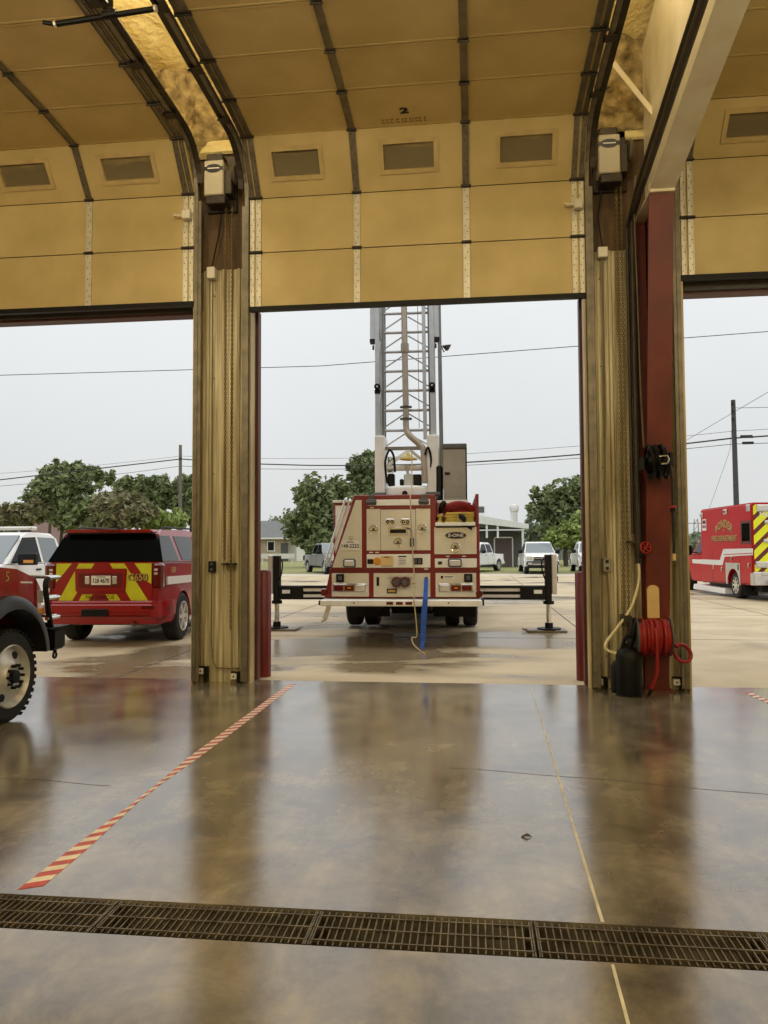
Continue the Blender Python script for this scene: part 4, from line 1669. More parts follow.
ZT = 8.6
mb = MB('ladder_grey')
for (x, w) in ((-0.535, 0.075), (0.46, 0.085)):
    lbar(mb, x + LX, w, 0.07, 3.3, ZT, 0.16)
    lbar(mb, x + LX, w, 0.07, 3.3, ZT, -0.42)
    z = 3.5
    k = 0
    while z < ZT - 0.5:
        a, c = (0.16, -0.42) if k % 2 else (-0.42, 0.16)
        mb.bar(lp(x + LX, a, z), lp(x + LX, c, z + 0.5), 0.03, 0.03)
        z += 0.5
        k += 1
mb.m('ladder_dark')
lbar(mb, 0.60 + LX, 0.07, 0.09, 2.6, ZT, 0.1)
base = mb.build('base_section', FT)
mb = MB('ladder_dark')
for x in (-0.44, 0.405):
    lbar(mb, x + LX, 0.04, 0.10, 3.35, ZT, 0.02)
    lbar(mb, x + LX, 0.035, 0.05, 3.6, ZT, -0.30)
mb.m('ladder_grey')
lbar(mb, 0.315 + LX, 0.065, 0.06, 3.5, ZT, 0.1)
z = 3.675
while z < ZT:
    mb.cyl(lp(-0.47 + LX, 0.03, z), lp(0.43 + LX, 0.03, z), 0.026, n=8)
    if z > 3.7:
        for s in (-1, 1):
            xe = -0.42 if s < 0 else 0.40
            mb.bar(lp(-0.02 + LX + s * 0.04, 0.0, z - 0.06), lp(xe + LX, 0.0, z - 0.30), 0.022, 0.022)
    z += 0.37
for s in (-1, 1):
    xe = -0.42 if s < 0 else 0.40
    mb.bar(lp(-0.02 + LX + s * 0.04, 0.0, 3.61), lp(xe + LX, 0.0, 3.38), 0.022, 0.022)
mb.build('fly_section', FT)
mb = MB('ladder_grey')
lbar(mb, -0.62 + LX, 0.09, 0.12, 5.36, ZT, 0.12)
lbar(mb, 0.55 + LX, 0.085, 0.12, 5.36, ZT, 0.12)
mb.m('black')
for x in (-0.62, 0.55):
    mb.bar(lp(x + LX, 0.12, 5.31), lp(x + LX, 0.12, 5.37), 0.10, 0.13, up=(0, 1, 0))
    mb.cyl(lp(x + LX - 0.02 * (1 if x > 0 else -1), 0.2, 5.24), lp(x + LX - 0.02 * (1 if x > 0 else -1), 0.24, 5.16), 0.02, n=6)
mb.build('outer_rail', FT)
for x in (-0.53, 0.455):
    mb = MB('black')
    c = lp(x + LX, 0.22, 4.46)
    mb.lathe([(-0.03, 0.055), (0.03, 0.055)], c, (0, 1, 0), 14)
    mb.box(c.x - 0.05, c.x + 0.05, c.y, c.y + 0.06, c.z - 0.12, c.z - 0.05)
    mb.m('galv').lathe([(-0.04, 0.02), (0.04, 0.02)], c, (0, 1, 0), 8)
    mb.build('pulley', FT)
mb = MB('waterway')
wx = -0.035 + LX
mb.tube([lp(wx - 0.02, 0.1, ZT), lp(wx, 0.1, 5.0), lp(wx + 0.01, 0.1, 3.95)], 0.056, 12)
mb.tube(spline([lp(wx + 0.01, 0.1, 4.0), lp(wx + 0.01, 0.1, 3.72), lp(wx + 0.06, 0.12, 3.58), lp(wx + 0.26, 0.16, 3.38), lp(wx + 0.32, 0.18, 3.25), lp(wx + 0.33, 0.2, 2.7)], 6), 0.056, 12)
mb.lathe([(0, 0.075), (0.16, 0.075)], lp(wx + 0.0, 0.1, 5.12), (0, 0, 1), 14)
mb.m('grey_plastic')
for z in (3.86, 4.08):
    mb.lathe([(0, 0.075), (0.03, 0.075)], lp(wx + 0.01, 0.1, z), (0, 0, 1), 12)
    for s in (-1, 1):
        mb.sphere(lp(wx + 0.01 + s * 0.085, 0.1, z + 0.015), 0.025, 8)
mb.build('waterway', FT)
mb = MB('grey_plastic')
c = lp(0.735 + LX, 0.1, 5.2)
mb.lathe([(0, 0.02), (0.04, 0.05), (0.09, 0.085), (0.1, 0.085)], c + V((0, 0.02, -0.06)), (-0.1, -0.3, 1), 14)
mb.tube([c + V((0, 0, -0.03)), c + V((-0.06, 0, -0.09)), c + V((-0.12, 0, 0.06))], 0.012, 6)
mb.m('white_mark').lathe([(0.0, 0.078), (0.004, 0.078)], c + V((-0.01, -0.01, 0.045)), (-0.1, -0.3, 1), 14)
mb.build('flood_light', FT)
mb = MB('cable').tube([lp(0.21 + LX, 0.12, z) for z in (6.5, 5.0, 3.7)], 0.006, 5)
mb.build('hoist_cable', FT)
# pedestal box
mb = MB('tan_box')
mb.box(0.665, 1.06, 1.05, 1.7, 2.38, 3.28, 0.012)
mb.m('grey_plastic')
mb.box(0.655, 1.075, 1.03, 1.72, 3.28, 3.37, 0.015)
mb.m('black')
mb.box(0.69, 0.78, 1.03, 1.06, 2.83, 2.87, 0.006)
mb.box(1.055, 1.075, 1.05, 1.7, 2.40, 3.30)
mb.m('tan_box')
mb.box(0.69, 1.04, 1.042, 1.06, 2.44, 2.50)
mb.m('alu_cream')
mb.box(0.55, 1.08, 1.0, 1.72, 2.33, 2.38, 0.005)
mb.box(0.60, 0.64, 1.05, 1.1, 2.1, 2.34)
mb.m('black')
mb.box(0.54, 0.65, 1.1, 1.6, 2.38, 3.0, 0.03)
mb.build('control_pedestal', FT)
# jacks
for s in (-1, 1):
    O = MB('black')
    O.box(min(s * 0.9, s * 2.52), max(s * 0.9, s * 2.52), 2.22, 2.40, 0.80, 0.845)
    O.box(min(s * 0.9, s * 2.52), max(s * 0.9, s * 2.52), 2.22, 2.40, 0.585, 0.625)
    O.box(min(s * 0.9, s * 2.52), max(s * 0.9, s * 2.52), 2.25, 2.38, 0.625, 0.80)
    O.box(min(s * 2.05, s * 2.52), max(s * 2.05, s * 2.52), 2.20, 2.42, 0.585, 0.84, 0.01)
    og = O.build('outrigger', FT)
    mb = MB('alu_cream')
    mb.box(min(s * 0.95, s * 2.05), max(s * 0.95, s * 2.05), 2.235, 2.25, 0.74, 0.80)
    mb.box(min(s * 0.95, s * 2.05), max(s * 0.95, s * 2.05), 2.235, 2.25, 0.625, 0.68)
    mb.box(min(s * 2.30, s * 2.45), max(s * 2.30, s * 2.45), 2.19, 2.2, 0.70, 0.77)
    mb.build('beam_stripe', og)
    mb = MB('black')
    mb.box(min(s * 2.52, s * 2.63), max(s * 2.52, s * 2.63), 2.2, 2.42, 0.56, 1.42, 0.01)
    mb.tube(spline([(s * 2.50, 2.25, 1.36), (s * 2.45, 2.22, 1.28), (s * 2.47, 2.22, 1.08), (s * 2.52, 2.25, 0.96)], 5), 0.014, 6)
    mb.cyl((s * 2.58, 2.31, 0.5), (s * 2.58, 2.31, 0.56), 0.10, n=14)
    mb.build('jack_housing', og)
    mb = MB('alu')
    mb.box(min(s * 2.63, s * 2.725), max(s * 2.63, s * 2.725), 2.17, 2.45, 0.69, 1.435, 0.012)
    mb.m('lens_red').box(min(s * 2.725, s * 2.755), max(s * 2.725, s * 2.755), 2.26, 2.36, 0.92, 1.02, 0.01)
    mb.build('jack_guard', og)
    mb = MB('chrome')
    mb.cyl((s * 2.58, 2.31, 0.12), (s * 2.58, 2.31, 0.52), 0.045, n=14)
    mb.build('jack_leg', og)
    mb = MB('black')
    mb.lathe([(0, 0.075), (0.09, 0.075)], (s * 2.58, 2.31, 0.065), (0, 0, 1), 16)
    mb.lathe([(0, 0.22), (0.025, 0.22), (0.03, 0.08)], (s * 2.58, 2.31, 0.035), (0, 0, 1), 24)
    mb.build('jack_foot', og)
ca, sa = math.cos(math.radians(1.2)), math.sin(math.radians(1.2))
for s, lb in ((-1, 'flat ground pad under the left outrigger jack'), (1, 'flat ground pad under the right outrigger jack')):
    lx0, ly0 = s * 2.58 - s * 0.05, 2.31
    mb = MB('galv_dark').box(-0.36, 0.36, -0.2, 0.2, 0, 0.046, 0.008)
    mb.tube([(-s * 0.36, 0.1, 0.03), (-s * 0.44, 0.08, 0.05), (-s * 0.44, -0.08, 0.05), (-s * 0.36, -0.1, 0.03)], 0.012, 6)
    tag(mb.build('outrigger_pad', None, (-1.17 + lx0 * ca - ly0 * sa, 12.3 + lx0 * sa + ly0 * ca, -0.012), math.radians(1.2)), lb, 'pad', 'ground pads of the ladder truck')


# loose gear on the truck
def T2W(x, y, z):
    return V((-1.17 + x * ca - y * sa, 12.3 + x * sa + y * ca, z))


mb = MB('blue_strap')
p = [T2W(fx(496), -0.02, fz(462)), T2W(fx(495), -0.30, fz(545)), T2W(fx(490), -0.33, fz(600)), T2W(fx(484), -0.36, 0.12), T2W(fx(480), -0.42, 0.0)]
for i in range(len(p) - 1):
    w0 = (0.03, 0.036, 0.045, 0.038, 0.02)
    mb.raw([p[i] + V((-w0[i], 0, 0)), p[i] + V((w0[i], 0, 0)), p[i + 1] + V((w0[i + 1], 0, 0)), p[i + 1] + V((-w0[i + 1], 0, 0)),
            p[i] + V((-w0[i], 0.03, 0)), p[i] + V((w0[i], 0.03, 0)), p[i + 1] + V((w0[i + 1], 0.03, 0)), p[i + 1] + V((-w0[i + 1], 0.03, 0))],
           [(0, 1, 2, 3), (7, 6, 5, 4), (0, 4, 5, 1), (2, 6, 7, 3), (1, 5, 6, 2), (3, 7, 4, 0)])
tag(mb.build('blue_strap'), 'bright blue webbing strap hanging from the back of the ladder truck', 'strap')
mb = MB('rope')
mb.tube(spline([lp(0, 0, 5) * 0 + T2W(fx(424), 0.95, 3.2), T2W(fx(428), 0.6, 2.6), T2W(fx(432), -0.02, 2.40), T2W(fx(438), -0.06, fz(300)), T2W(fx(448), -0.12, fz(470)), T2W(fx(449), -0.31, fz(548)), T2W(fx(456), -0.32, fz(620)), T2W(fx(460), -0.34, 0.2), T2W(fx(440), -0.36, 0.17), T2W(fx(448), -0.44, 0.08), T2W(fx(478), -0.6, 0.0), T2W(fx(500), -0.9, 0.0)], 6), 0.011, 6)
mb.sphere(T2W(fx(447), -0.13, fz(480)), 0.03, 8)
tag(mb.build('tag_line'), 'thin tan rope hanging from the ladder down to the concrete', 'rope')


def flat_hose(u0, u1, v0, v1, y0, y1, m_, label, n):
    mb = MB(m_)
    h = (fz(v0) - fz(v1)) / n
    for k in range(n):
        z = fz(v1) + h * k
        w = (k % 2) * 0.02
        mb.box(fx(u0) + w, fx(u1) - w * 0.5, y0, y1, z + 0.002, z + h - 0.002, h * 0.35, 2)
    o = mb.build('fire_hose')
    o.location = (-1.17, 12.3, 0)
    o.rotation_euler = (0, 0, math.radians(1.2))
    return tag(o, label, 'hose', 'flaked hoses in the hose bed')


flat_hose(541, 568, 194, 229, 0.1, 3.2, 'hose_yellow', 'short yellow hose stack at the left of the hose bed', 3)
flat_hose(574, 704, 184, 229, 0.1, 3.2, 'hose_yellow', 'wide yellow flat hose stack at the right of the hose bed', 4)
mb = MB('hose_maroon')
mb.tube(spline([(fx(577), 0.4, fz(176)), (fx(590), 0.25, fz(160)), (fx(625), 0.2, fz(148)), (fx(665), 0.25, fz(152)), (fx(700), 0.3, fz(172))], 6), 0.05, 10)
mb.tube(spline([(fx(580), 0.5, fz(172)), (fx(640), 0.32, fz(164)), (fx(704), 0.4, fz(164))], 6), 0.045, 10)
mb.tube(spline([(fx(585), 0.8, fz(168)), (fx(640), 0.7, fz(150)), (fx(700), 0.7, fz(170))], 6), 0.05, 10)
o = mb.build('fire_hose')
o.location = (-1.17, 12.3, 0)
o.rotation_euler = (0, 0, math.radians(1.2))
tag(o, 'maroon hose heaped on top of the yellow hoses', 'hose', 'flaked hoses in the hose bed')
mb = MB('black')
mb.tube(spline([(fx(640), 0.06, fz(198)), (fx(654), 0.0, fz(204)), (fx(660), 0.0, fz(222)), (fx(640), 0.04, fz(205))], 5), 0.03, 8)
mb.tube(spline([(fx(556), 0.3, fz(182)), (fx(560), 0.22, fz(160)), (fx(572), 0.25, fz(140)), (fx(574), 0.4, fz(180))], 5), 0.035, 8)
o = mb.build('hose_strap')
o.location = (-1.17, 12.3, 0)
o.rotation_euler = (0, 0, math.radians(1.2))
tag(o, 'black strap tied around the hoses in the bed', 'strap')

# ------------------------------------------------------------------ red command SUV
SV = thing('command_suv', 'red fire command SUV with yellow chevron tailgate parked outside the left bay', 'suv', (-5.97, 11.86, -0.012), math.radians(4.5))
W = 1.98
hwL = hw_fn(W, 1.1, 0.10, 0.0, 5.2, 0.10, 0.30)
low = [(0.0, 0.45), (-0.02, 0.72), (0.03, 0.76), (0.05, 1.36), (3.75, 1.30), (4.95, 1.16), (5.16, 0.95), (5.2, 0.62)]
mb = MB('suv_red')
shell(mb, arch_profile(low, 0.36, 0.06, 5.15, [(1.05, 0.41, 0.48), (4.1, 0.40, 0.47)]), hwL, 0.035)
mb.m('black').box(-0.8, 0.8, 0.25, 4.9, 0.36, 0.48)
mb.build('body', SV)
hwC = hw_fn(W - 0.06, 1.3, 0.36, -0.2, 5.4, 0.0)
cab = [(0.06, 1.34), (0.36, 1.80), (0.34, 1.86), (0.62, 1.90), (2.0, 1.925), (2.7, 1.90), (3.05, 1.80), (3.85, 1.28)]
mb = MB('suv_red')
shell(mb, cab, hwC, 0.05)
mb.build('cabin', SV)
mb = MB('black_gloss')
mb.box(-0.72, 0.72, 0.25, 0.5, 1.815, 1.845, 0.01)
mb.m('suv_red').prism([(-0.74, 1.845), (0.74, 1.845), (0.70, 1.90), (-0.70, 1.90)], 'y', 0.20, 0.62, 0.018)
mb.m('black_gloss')
mb.m('lens_red').box(-0.2, 0.2, 0.19, 0.21, 1.86, 1.885)
mb.build('rear_spoiler', SV)
mb = MB('glass_dark')
cross_panel(mb, (0.075, 1.37), (0.345, 1.82), 0.945, 0.78, 0.014)
mb.build('rear_glass', SV)
mb = MB('glass_dark')
side_panel(mb, [(0.10, 1.38), (0.98, 1.38), (0.90, 1.80), (0.36, 1.80)], hwC)
mb.build_sides('quarter_glass', SV)
mb = MB('glass_dark')
side_panel(mb, [(1.16, 1.38), (2.10, 1.37), (2.10, 1.80), (1.10, 1.80)], hwC)
mb.build_sides('rear_door_glass', SV)
mb = MB('glass_dark')
side_panel(mb, [(2.20, 1.37), (3.30, 1.35), (2.82, 1.78), (2.20, 1.80)], hwC)
mb.build_sides('front_door_glass', SV)
mb = MB('glass_mid')
cross_panel(mb, (3.75, 1.36), (3.10, 1.78), 0.82, 0.74, -0.012)
mb.build('windscreen', SV)
# tail gate: chevrons are part of its surface


def sx(u):
    return (u - 297) * 0.00338


def sz(v):
    return 2.193 - 0.003354 * v


def sy(z):
    return 0.03 + (z - 0.76) * 0.033 - 0.012


def splate(mb, uv, t=0.006):
    pts = [V((sx(u), sy(sz(v)), sz(v))) for (u, v) in uv]
    mb.plate(pts, (0, -1, 0), t)


mb = MB('suv_red')
splate(mb, [(62, 440), (532, 440), (532, 250), (62, 250)], 0.014)
mb.m('hivis')
for q in ([(65, 253), (140, 253), (65, 345)], [(175, 253), (250, 253), (147, 432), (80, 432)], [(195, 402), (245, 402), (227, 432), (178, 432)],
          [(325, 253), (395, 253), (515, 432), (432, 432)], [(445, 253), (528, 253), (528, 352), (508, 340)], [(308, 402), (362, 402), (382, 432), (328, 432)]):
    pts = [V((sx(u), sy(sz(v)) - 0.014, sz(v))) for (u, v) in q]
    mb.plate(pts, (0, -1, 0), 0.003)
mb.m('letter_black').text('FIRE & RESCUE', 0.085, (sx(282), sy(sz(417)) - 0.019, sz(417)), (1, 0, 0), (0, 0, 1), 0.001, squeeze=0.86)
mb.m('gold').text('C650', 0.165, (sx(462), sy(sz(322)) - 0.019, sz(322)), (1, 0, 0), (0, 0, 1), 0.001, squeeze=0.9, bold=0.004)
mb.m('letter_black').text('C650', 0.165, (sx(465), sy(sz(324)) - 0.0175, sz(324)), (1, 0, 0), (0, 0, 1), 0.001, squeeze=0.9, bold=0.009)
mb.build('tailgate', SV, flat=True)
mb = MB('suv_red')
mb.prism([(sx(165), sz(390)), (sx(405), sz(390)), (sx(412), sz(278)), (sx(160), sz(278))], 'y', -0.03, 0.02, 0.015)
mb.m('dark_red')
mb.prism([(sx(180), sz(370)), (sx(390), sz(370)), (sx(392), sz(300)), (sx(178), sz(300))], 'y', -0.034, 0.0, 0.004)
mb.m('black').box(sx(62), sx(530), -0.045, 0.05, sz(446), sz(437))
mb.build('plate_recess', SV)
mb = MB('white_mark')
mb.box(sx(243), sx(337), -0.042, -0.03, sz(356), sz(312), 0.003)
mb.m('letter_black').text('128 4670', 0.095, (sx(290), -0.0425, sz(337)), (1, 0, 0), (0, 0, 1), 0.001, squeeze=0.78, bold=0.002)
mb.box(sx(268), sx(312), -0.0435, -0.042, sz(319), sz(316))
mb.build('licence_plate', SV)
for (u0, u1) in ((212, 234), (344, 366)):
    mb = MB('lens_clear')
    mb.box(sx(u0), sx(u1), -0.045, -0.03, sz(352), sz(314), 0.01)
    mb.build('reverse_lamp', SV)
for s in (-1, 1):
    mb = MB('lens_red')
    mb.box(s * 0.885 - 0.085, s * 0.885 + 0.085, -0.005, 0.16, 0.94, 1.34, 0.03)
    mb.m('lens_clear')
    for zz in (1.24, 1.18):
        mb.box(s * 0.86 - 0.03, s * 0.86 + 0.03, -0.009, 0.0, zz - 0.02, zz + 0.015, 0.005)
    mb.build('tail_lamp', SV)
mb = MB('suv_red')
mb.prism([(0.0, 0.47), (-0.10, 0.54), (-0.10, 0.70), (-0.06, 0.74), (0.3, 0.74), (0.3, 0.47)], 'x', -0.86, 0.86, 0.03)
for s in (-1, 1):
    mb.prism([(s * 0.80, -0.10), (s * 0.92, -0.07), (s * 0.995, 0.06), (s * 1.0, 0.62), (s * 0.80, 0.62)], 'z', 0.47, 0.74, 0.02)
mb.m('black').box(sx(205), sx(335), -0.115, -0.06, sz(505), sz(470), 0.01)
mb.m('lens_red').box(0.66, 0.86, -0.108, -0.09, 0.62, 0.66)
mb.m('badge').prism([(0.30 + 0.06 * math.cos(a), 0.60 + 0.045 * math.sin(a)) for a in [k * PI / 8 for k in range(16)]], 'x', 0.996, 1.004)
mb.build('rear_bumper', SV)
mb = MB('white_mark')
side_panel(mb, [(0.22, 0.99), (4.9, 0.93), (4.9, 1.06), (0.22, 1.12)], hwL, t=0.004)
mb.build_sides('side_stripe', SV, flat=True)
mb = MB('gold')
for s in (-1, 1):
    mb.text('C650', 0.13, (s * (hwL(0.5, 1.22) + 0.006), 0.52, 1.22), (0, s, 0), (0, 0, 1), 0.001, squeeze=0.85, bold=0.003)
mb.build_sides('side_lettering', SV, flat=True)
mb = MB('grey_plastic')
mb.box(-0.6, 0.6, 0.2, 0.5, 0.33, 0.42, 0.03).cyl((0.5, -0.02, 0.36), (0.5, 0.5, 0.36), 0.03, n=10)
mb.build('exhaust', SV)
mb = MB('chrome')
cross_panel(mb, (5.205, 0.7), (5.17, 0.95), 0.55, 0.5, -0.012)
mb.build('grille', SV)
for s in (-1, 1):
    wheel(SV, s * 0.86, 1.05, 0.41, 0.27, s, 'alu', 6)
    wheel(SV, s * 0.86, 4.1, 0.40, 0.27, s, 'alu', 6)
    mb = MB('black').box(s * 1.08 - 0.1, s * 1.08 + 0.1, 3.05, 3.2, 1.32, 1.5, 0.03)
    mb.build('side_mirror', SV)
    mb = MB('lens_clear').box(s * 0.75 - 0.14, s * 0.75 + 0.14, 5.0, 5.2, 0.82, 1.02, 0.03)
    mb.build('headlight', SV)
    mb = MB('black').tube([(s * 0.72, 0.7, 1.90), (s * 0.72, 0.75, 1.945), (s * 0.72, 2.4, 1.955), (s * 0.72, 2.45, 1.91)], 0.018, 6)
    mb.build('roof_rail', SV)

# ------------------------------------------------------------------ red ambulance
AM = thing('ambulance', 'red fire department ambulance with yellow rear chevrons outside the right bay', 'ambulance', (0, 0, 0), math.radians(3.4))
AW = 2.36
pc = V((7.85, 23.0, 0))
AM.location = (pc.x + AW / 2 * math.cos(math.radians(3.4)), pc.y + AW / 2 * math.sin(math.radians(3.4)), -0.012)
hA = AW / 2
mb = MB('bright_red')
side = [(0.0, 0.46), (0.0, 2.82), (4.12, 2.82), (4.12, 0.40)]
prof = [(0.0, 0.46), (0.0, 2.82), (4.12, 2.82), (4.12, 0.36)] + [(1.42 + 0.5 * math.cos(a), 0.44 + 0.5 * math.sin(a)) for a in [k * PI / 10 for k in range(11)]]
shell(mb, prof, lambda y, z: hA, 0.05)
mb.build('box_body', AM)
mb = MB('white_paint')
for s in (-1, 1):
    side_panel(mb, [(-0.0, 1.32), (2.05, 1.25), (2.25, 0.98), (4.1, 0.98), (4.1, 1.14), (2.45, 1.14), (2.15, 1.49), (0.0, 1.51)], lambda y, z: hA, (s,), 0.004)
mb.m('bright_red')
side_panel(mb, [(0.0, 1.36), (2.1, 1.30), (2.1, 1.325), (0.0, 1.385)], lambda y, z: hA, (-1, 1), 0.006)
mb.build_sides('side_stripe', AM, flat=True)
mb = MB('alu')
for s in (-1, 1):
    out = [(0.90, 0.45), (0.90, 1.07), (1.98, 1.07), (1.98, 0.40)] + [(1.42 - 0.46 * math.cos(PI - a) * -1, 0.44 + 0.46 * math.sin(a)) for a in [PI * (1 - k / 10) for k in range(11)]][::-1]
    arc = [(1.42 + 0.46 * math.cos(a), 0.44 + 0.46 * math.sin(a)) for a in [PI * k / 12 for k in range(13)]]
    pts = arc + [(0.92, 0.42), (0.92, 1.07), (1.98, 1.07), (1.98, 0.42)]
    for i in range(12):
        (ya, za), (yb, zb) = arc[i], arc[i + 1]
        ta = 1.07
        side_panel(mb, [(ya, za), (ya, ta), (yb, ta), (yb, zb)], lambda y, z: hA, (s,), 0.006)
    side_panel(mb, [(1.88, 0.42), (1.88, 1.07), (2.0, 1.07), (2.0, 0.42)], lambda y, z: hA, (s,), 0.006)
    side_panel(mb, [(0.90, 0.42), (0.90, 1.07), (0.96, 1.07), (0.96, 0.42)], lambda y, z: hA, (s,), 0.006)
    side_panel(mb, [(-0.02, 0.46), (-0.02, 0.80), (0.16, 0.80), (0.16, 0.46)], lambda y, z: hA, (s,), 0.006)
mb.m('black')
side_panel(mb, [(0.98, 0.86), (0.98, 1.03), (1.06, 1.03), (1.06, 0.86)], lambda y, z: hA, (-1, 1), 0.008)
mb.build_sides('wheel_panel', AM, flat=True)
mb = MB('alu_cream')
mb.prism([(2.05, 0.10), (4.95, 0.10), (4.85, 0.28), (2.05, 0.26)], 'x', -hA - 0.02, hA + 0.02, 0.01)
mb.build('running_board', AM)
# windows and doors
mb = MB('dark_red')
side_panel(mb, [(0.04, 1.63), (0.80, 1.63), (0.80, 2.32), (0.04, 2.32)], lambda y, z: hA, (-1, 1), 0.006)
mb.m('glass_dark')
side_panel(mb, [(0.14, 1.72), (0.68, 1.72), (0.68, 2.24), (0.14, 2.24)], lambda y, z: hA, (-1, 1), 0.012)
mb.build_sides('side_window', AM, flat=True)
mb = MB('dark_red')
for s in (-1, 1):
    for (ya, yb, za, zb) in ((2.05, 4.08, 0.40, 0.41), (2.05, 2.06, 0.4, 1.5), (0.86, 0.87, 0.5, 1.55), (3.1, 3.11, 0.4, 1.5), (0.05, 0.86, 1.54, 1.55), (0.05, 0.06, 0.8, 1.55)):
        side_panel(mb, [(ya, za), (yb, za), (yb, zb), (ya, zb)], lambda y, z: hA, (s,), 0.003)
mb.build_sides('door_seams', AM, flat=True)
mb = MB('chrome')
for s in (-1, 1):
    for (y, z) in ((0.25, 1.02), (2.3, 0.86), (3.0, 0.9), (1.5, 1.2)):
        mb.box(s * (hA + 0.012) - 0.012, s * (hA + 0.012) + 0.012, y - 0.06, y + 0.06, z - 0.06, z + 0.06, 0.02)
mb.build_sides('door_handle', AM)
for (y, z, w, h) in ((1.87, 2.64, 0.26, 0.16), (0.16, 2.67, 0.22, 0.2), (3.95, 2.62, 0.22, 0.16)):
    for s in (-1, 1):
        mb = MB('alu').box(s * (hA + 0.02) - 0.02, s * (hA + 0.02) + 0.02, y - w / 2, y + w / 2, z - h / 2, z + h / 2, 0.015)
        mb.m('lens_clear').box(s * (hA + 0.045) - 0.01, s * (hA + 0.045) + 0.01, y - w / 2 + 0.03, y + w / 2 - 0.03, z - h / 2 + 0.03, z + h / 2 - 0.03, 0.008)
        if y > 1 and y < 2.5:
            mb.m('lens_red').box(s * (hA + 0.057) - 0.004, s * (hA + 0.057) + 0.004, y - 0.05, y + 0.05, z - 0.02, z + 0.02)
        mb.build('warning_light', AM)
mb = MB('white_mark')
for s in (-1, 1):
    side_panel(mb, [(3.58, 2.10), (3.95, 2.10), (3.95, 2.48), (3.58, 2.48)], lambda y, z: hA, (s,), 0.005)
mb.m('dark_red')
for s in (-1, 1):
    for (ya, za, yb, zb) in ((3.62, 2.32, 3.91, 2.44), (3.62, 2.18, 3.74, 2.28), (3.79, 2.18, 3.91, 2.28)):
        side_panel(mb, [(ya, za), (yb, za), (yb, zb), (ya, zb)], lambda y, z: hA, (s,), 0.007)
mb.build_sides('side_decal', AM, flat=True)
mb = MB('gold')
for s in (-1, 1):
    mb.text('PONDER', 0.34, (s * (hA + 0.006), 2.08, 2.27), (0, s, 0), (0, 0, 1), 0.001, arc=1.1, squeeze=1.05, bold=0.008)
    mb.text('EST.', 0.09, (s * (hA + 0.006), 2.08, 2.07), (0, s, 0), (0, 0, 1), 0.001)
    mb.text('FIRE DEPARTMENT', 0.25, (s * (hA + 0.006), 2.08, 1.81), (0, s, 0), (0, 0, 1), 0.001, squeeze=0.98, bold=0.005)
mb.m('letter_black')
for s in (-1, 1):
    mb.text('PONDER', 0.34, (s * (hA + 0.0045), 2.08, 2.26), (0, s, 0), (0, 0, 1), 0.001, arc=1.1, squeeze=1.05, bold=0.016)
    mb.text('FIRE DEPARTMENT', 0.25, (s * (hA + 0.0045), 2.07, 1.80), (0, s, 0), (0, 0, 1), 0.001, squeeze=0.98, bold=0.012)
mb.build_sides('side_lettering', AM, flat=True)


def clip_band(x0, x1, z0, z1, pts):
    """clip a polygon to a rectangle"""
    def cl(poly, f, g):
        out = []
        for i in range(len(poly)):
            a, c = poly[i], poly[(i + 1) % len(poly)]
            fa, fc = f(a), f(c)
            if fa >= 0:
                out.append(a)
            if (fa >= 0) != (fc >= 0):
                t = fa / (fa - fc)
                out.append((a[0] + (c[0] - a[0]) * t, a[1] + (c[1] - a[1]) * t))
        return out
    for f in (lambda p: p[0] - x0, lambda p: x1 - p[0], lambda p: p[1] - z0, lambda p: z1 - p[1]):
        pts = cl(pts, f, None)
        if len(pts) < 3:
            return None
    return pts


mb = MB('dark_red')
mb.box(-hA + 0.05, hA - 0.05, -0.012, 0.0, 0.85, 2.76)
mb.m('hivis_lime')
for s in (-1, 1):
    for k in range(-1, 8):
        zb = 0.35 + k * 0.42
        # bands climb from the outer edge towards the middle
        q = clip_band(-hA + 0.05, 0, 0.85, 2.76, [(-hA + 0.05, zb), (0, zb + 1.1), (0, zb + 1.1 + 0.26), (-hA + 0.05, zb + 0.26)])
        if q:
            q = [(p[0] * (1 if s < 0 else -1), p[1]) for p in q]
            mb.plate([V((p[0], -0.012, p[1])) for p in q], (0, -1, 0), 0.003)
mb.m('letter_white').text('M650', 0.22, (-0.72, -0.02, 2.47), (1, 0, 0), (0, 0, 1), 0.001)
mb.build('rear_doors', AM, flat=True)
for (x, z, w, h) in ((-0.86, 2.66, 0.36, 0.2), (0.86, 2.66, 0.36, 0.2), (-0.70, 2.26, 0.26, 0.1), (-0.72, 1.72, 0.3, 0.1), (-0.88, 1.05, 0.45, 0.18), (0.88, 1.05, 0.45, 0.18)):
    mb = MB('alu').box(x - w / 2, x + w / 2, -0.05, -0.01, z - h / 2, z + h / 2, 0.015)
    mb.m('lens_clear').box(x - w / 2 + 0.03, x + w / 2 - 0.03, -0.062, -0.045, z - h / 2 + 0.03, z + h / 2 - 0.03, 0.008)
    mb.build('warning_light', AM)
mb = MB('glass_dark').box(-0.62, -0.12, -0.03, -0.012, 1.85, 2.2, 0.01).box(0.12, 0.62, -0.03, -0.012, 1.85, 2.2, 0.01)
mb.build('rear_window', AM)
mb = MB('alu')
mb.box(-hA, hA, -0.10, 0.02, 0.46, 0.84, 0.02)
mb.m('lens_clear').box(-hA + 0.2, -hA + 0.55, -0.12, -0.09, 0.74, 0.84, 0.01)
mb.m('dark_red').box(-hA + 0.42, hA - 0.42, -0.42, -0.08, 0.38, 0.62, 0.02)
mb.m('alu_cream').box(-hA + 0.46, hA - 0.46, -0.44, -0.1, 0.30, 0.38, 0.01)
mb.build('rear_step', AM)
mb = MB('black')
mb.box(-0.9, 0.9, 0.1, 4.2, 0.26, 0.5)
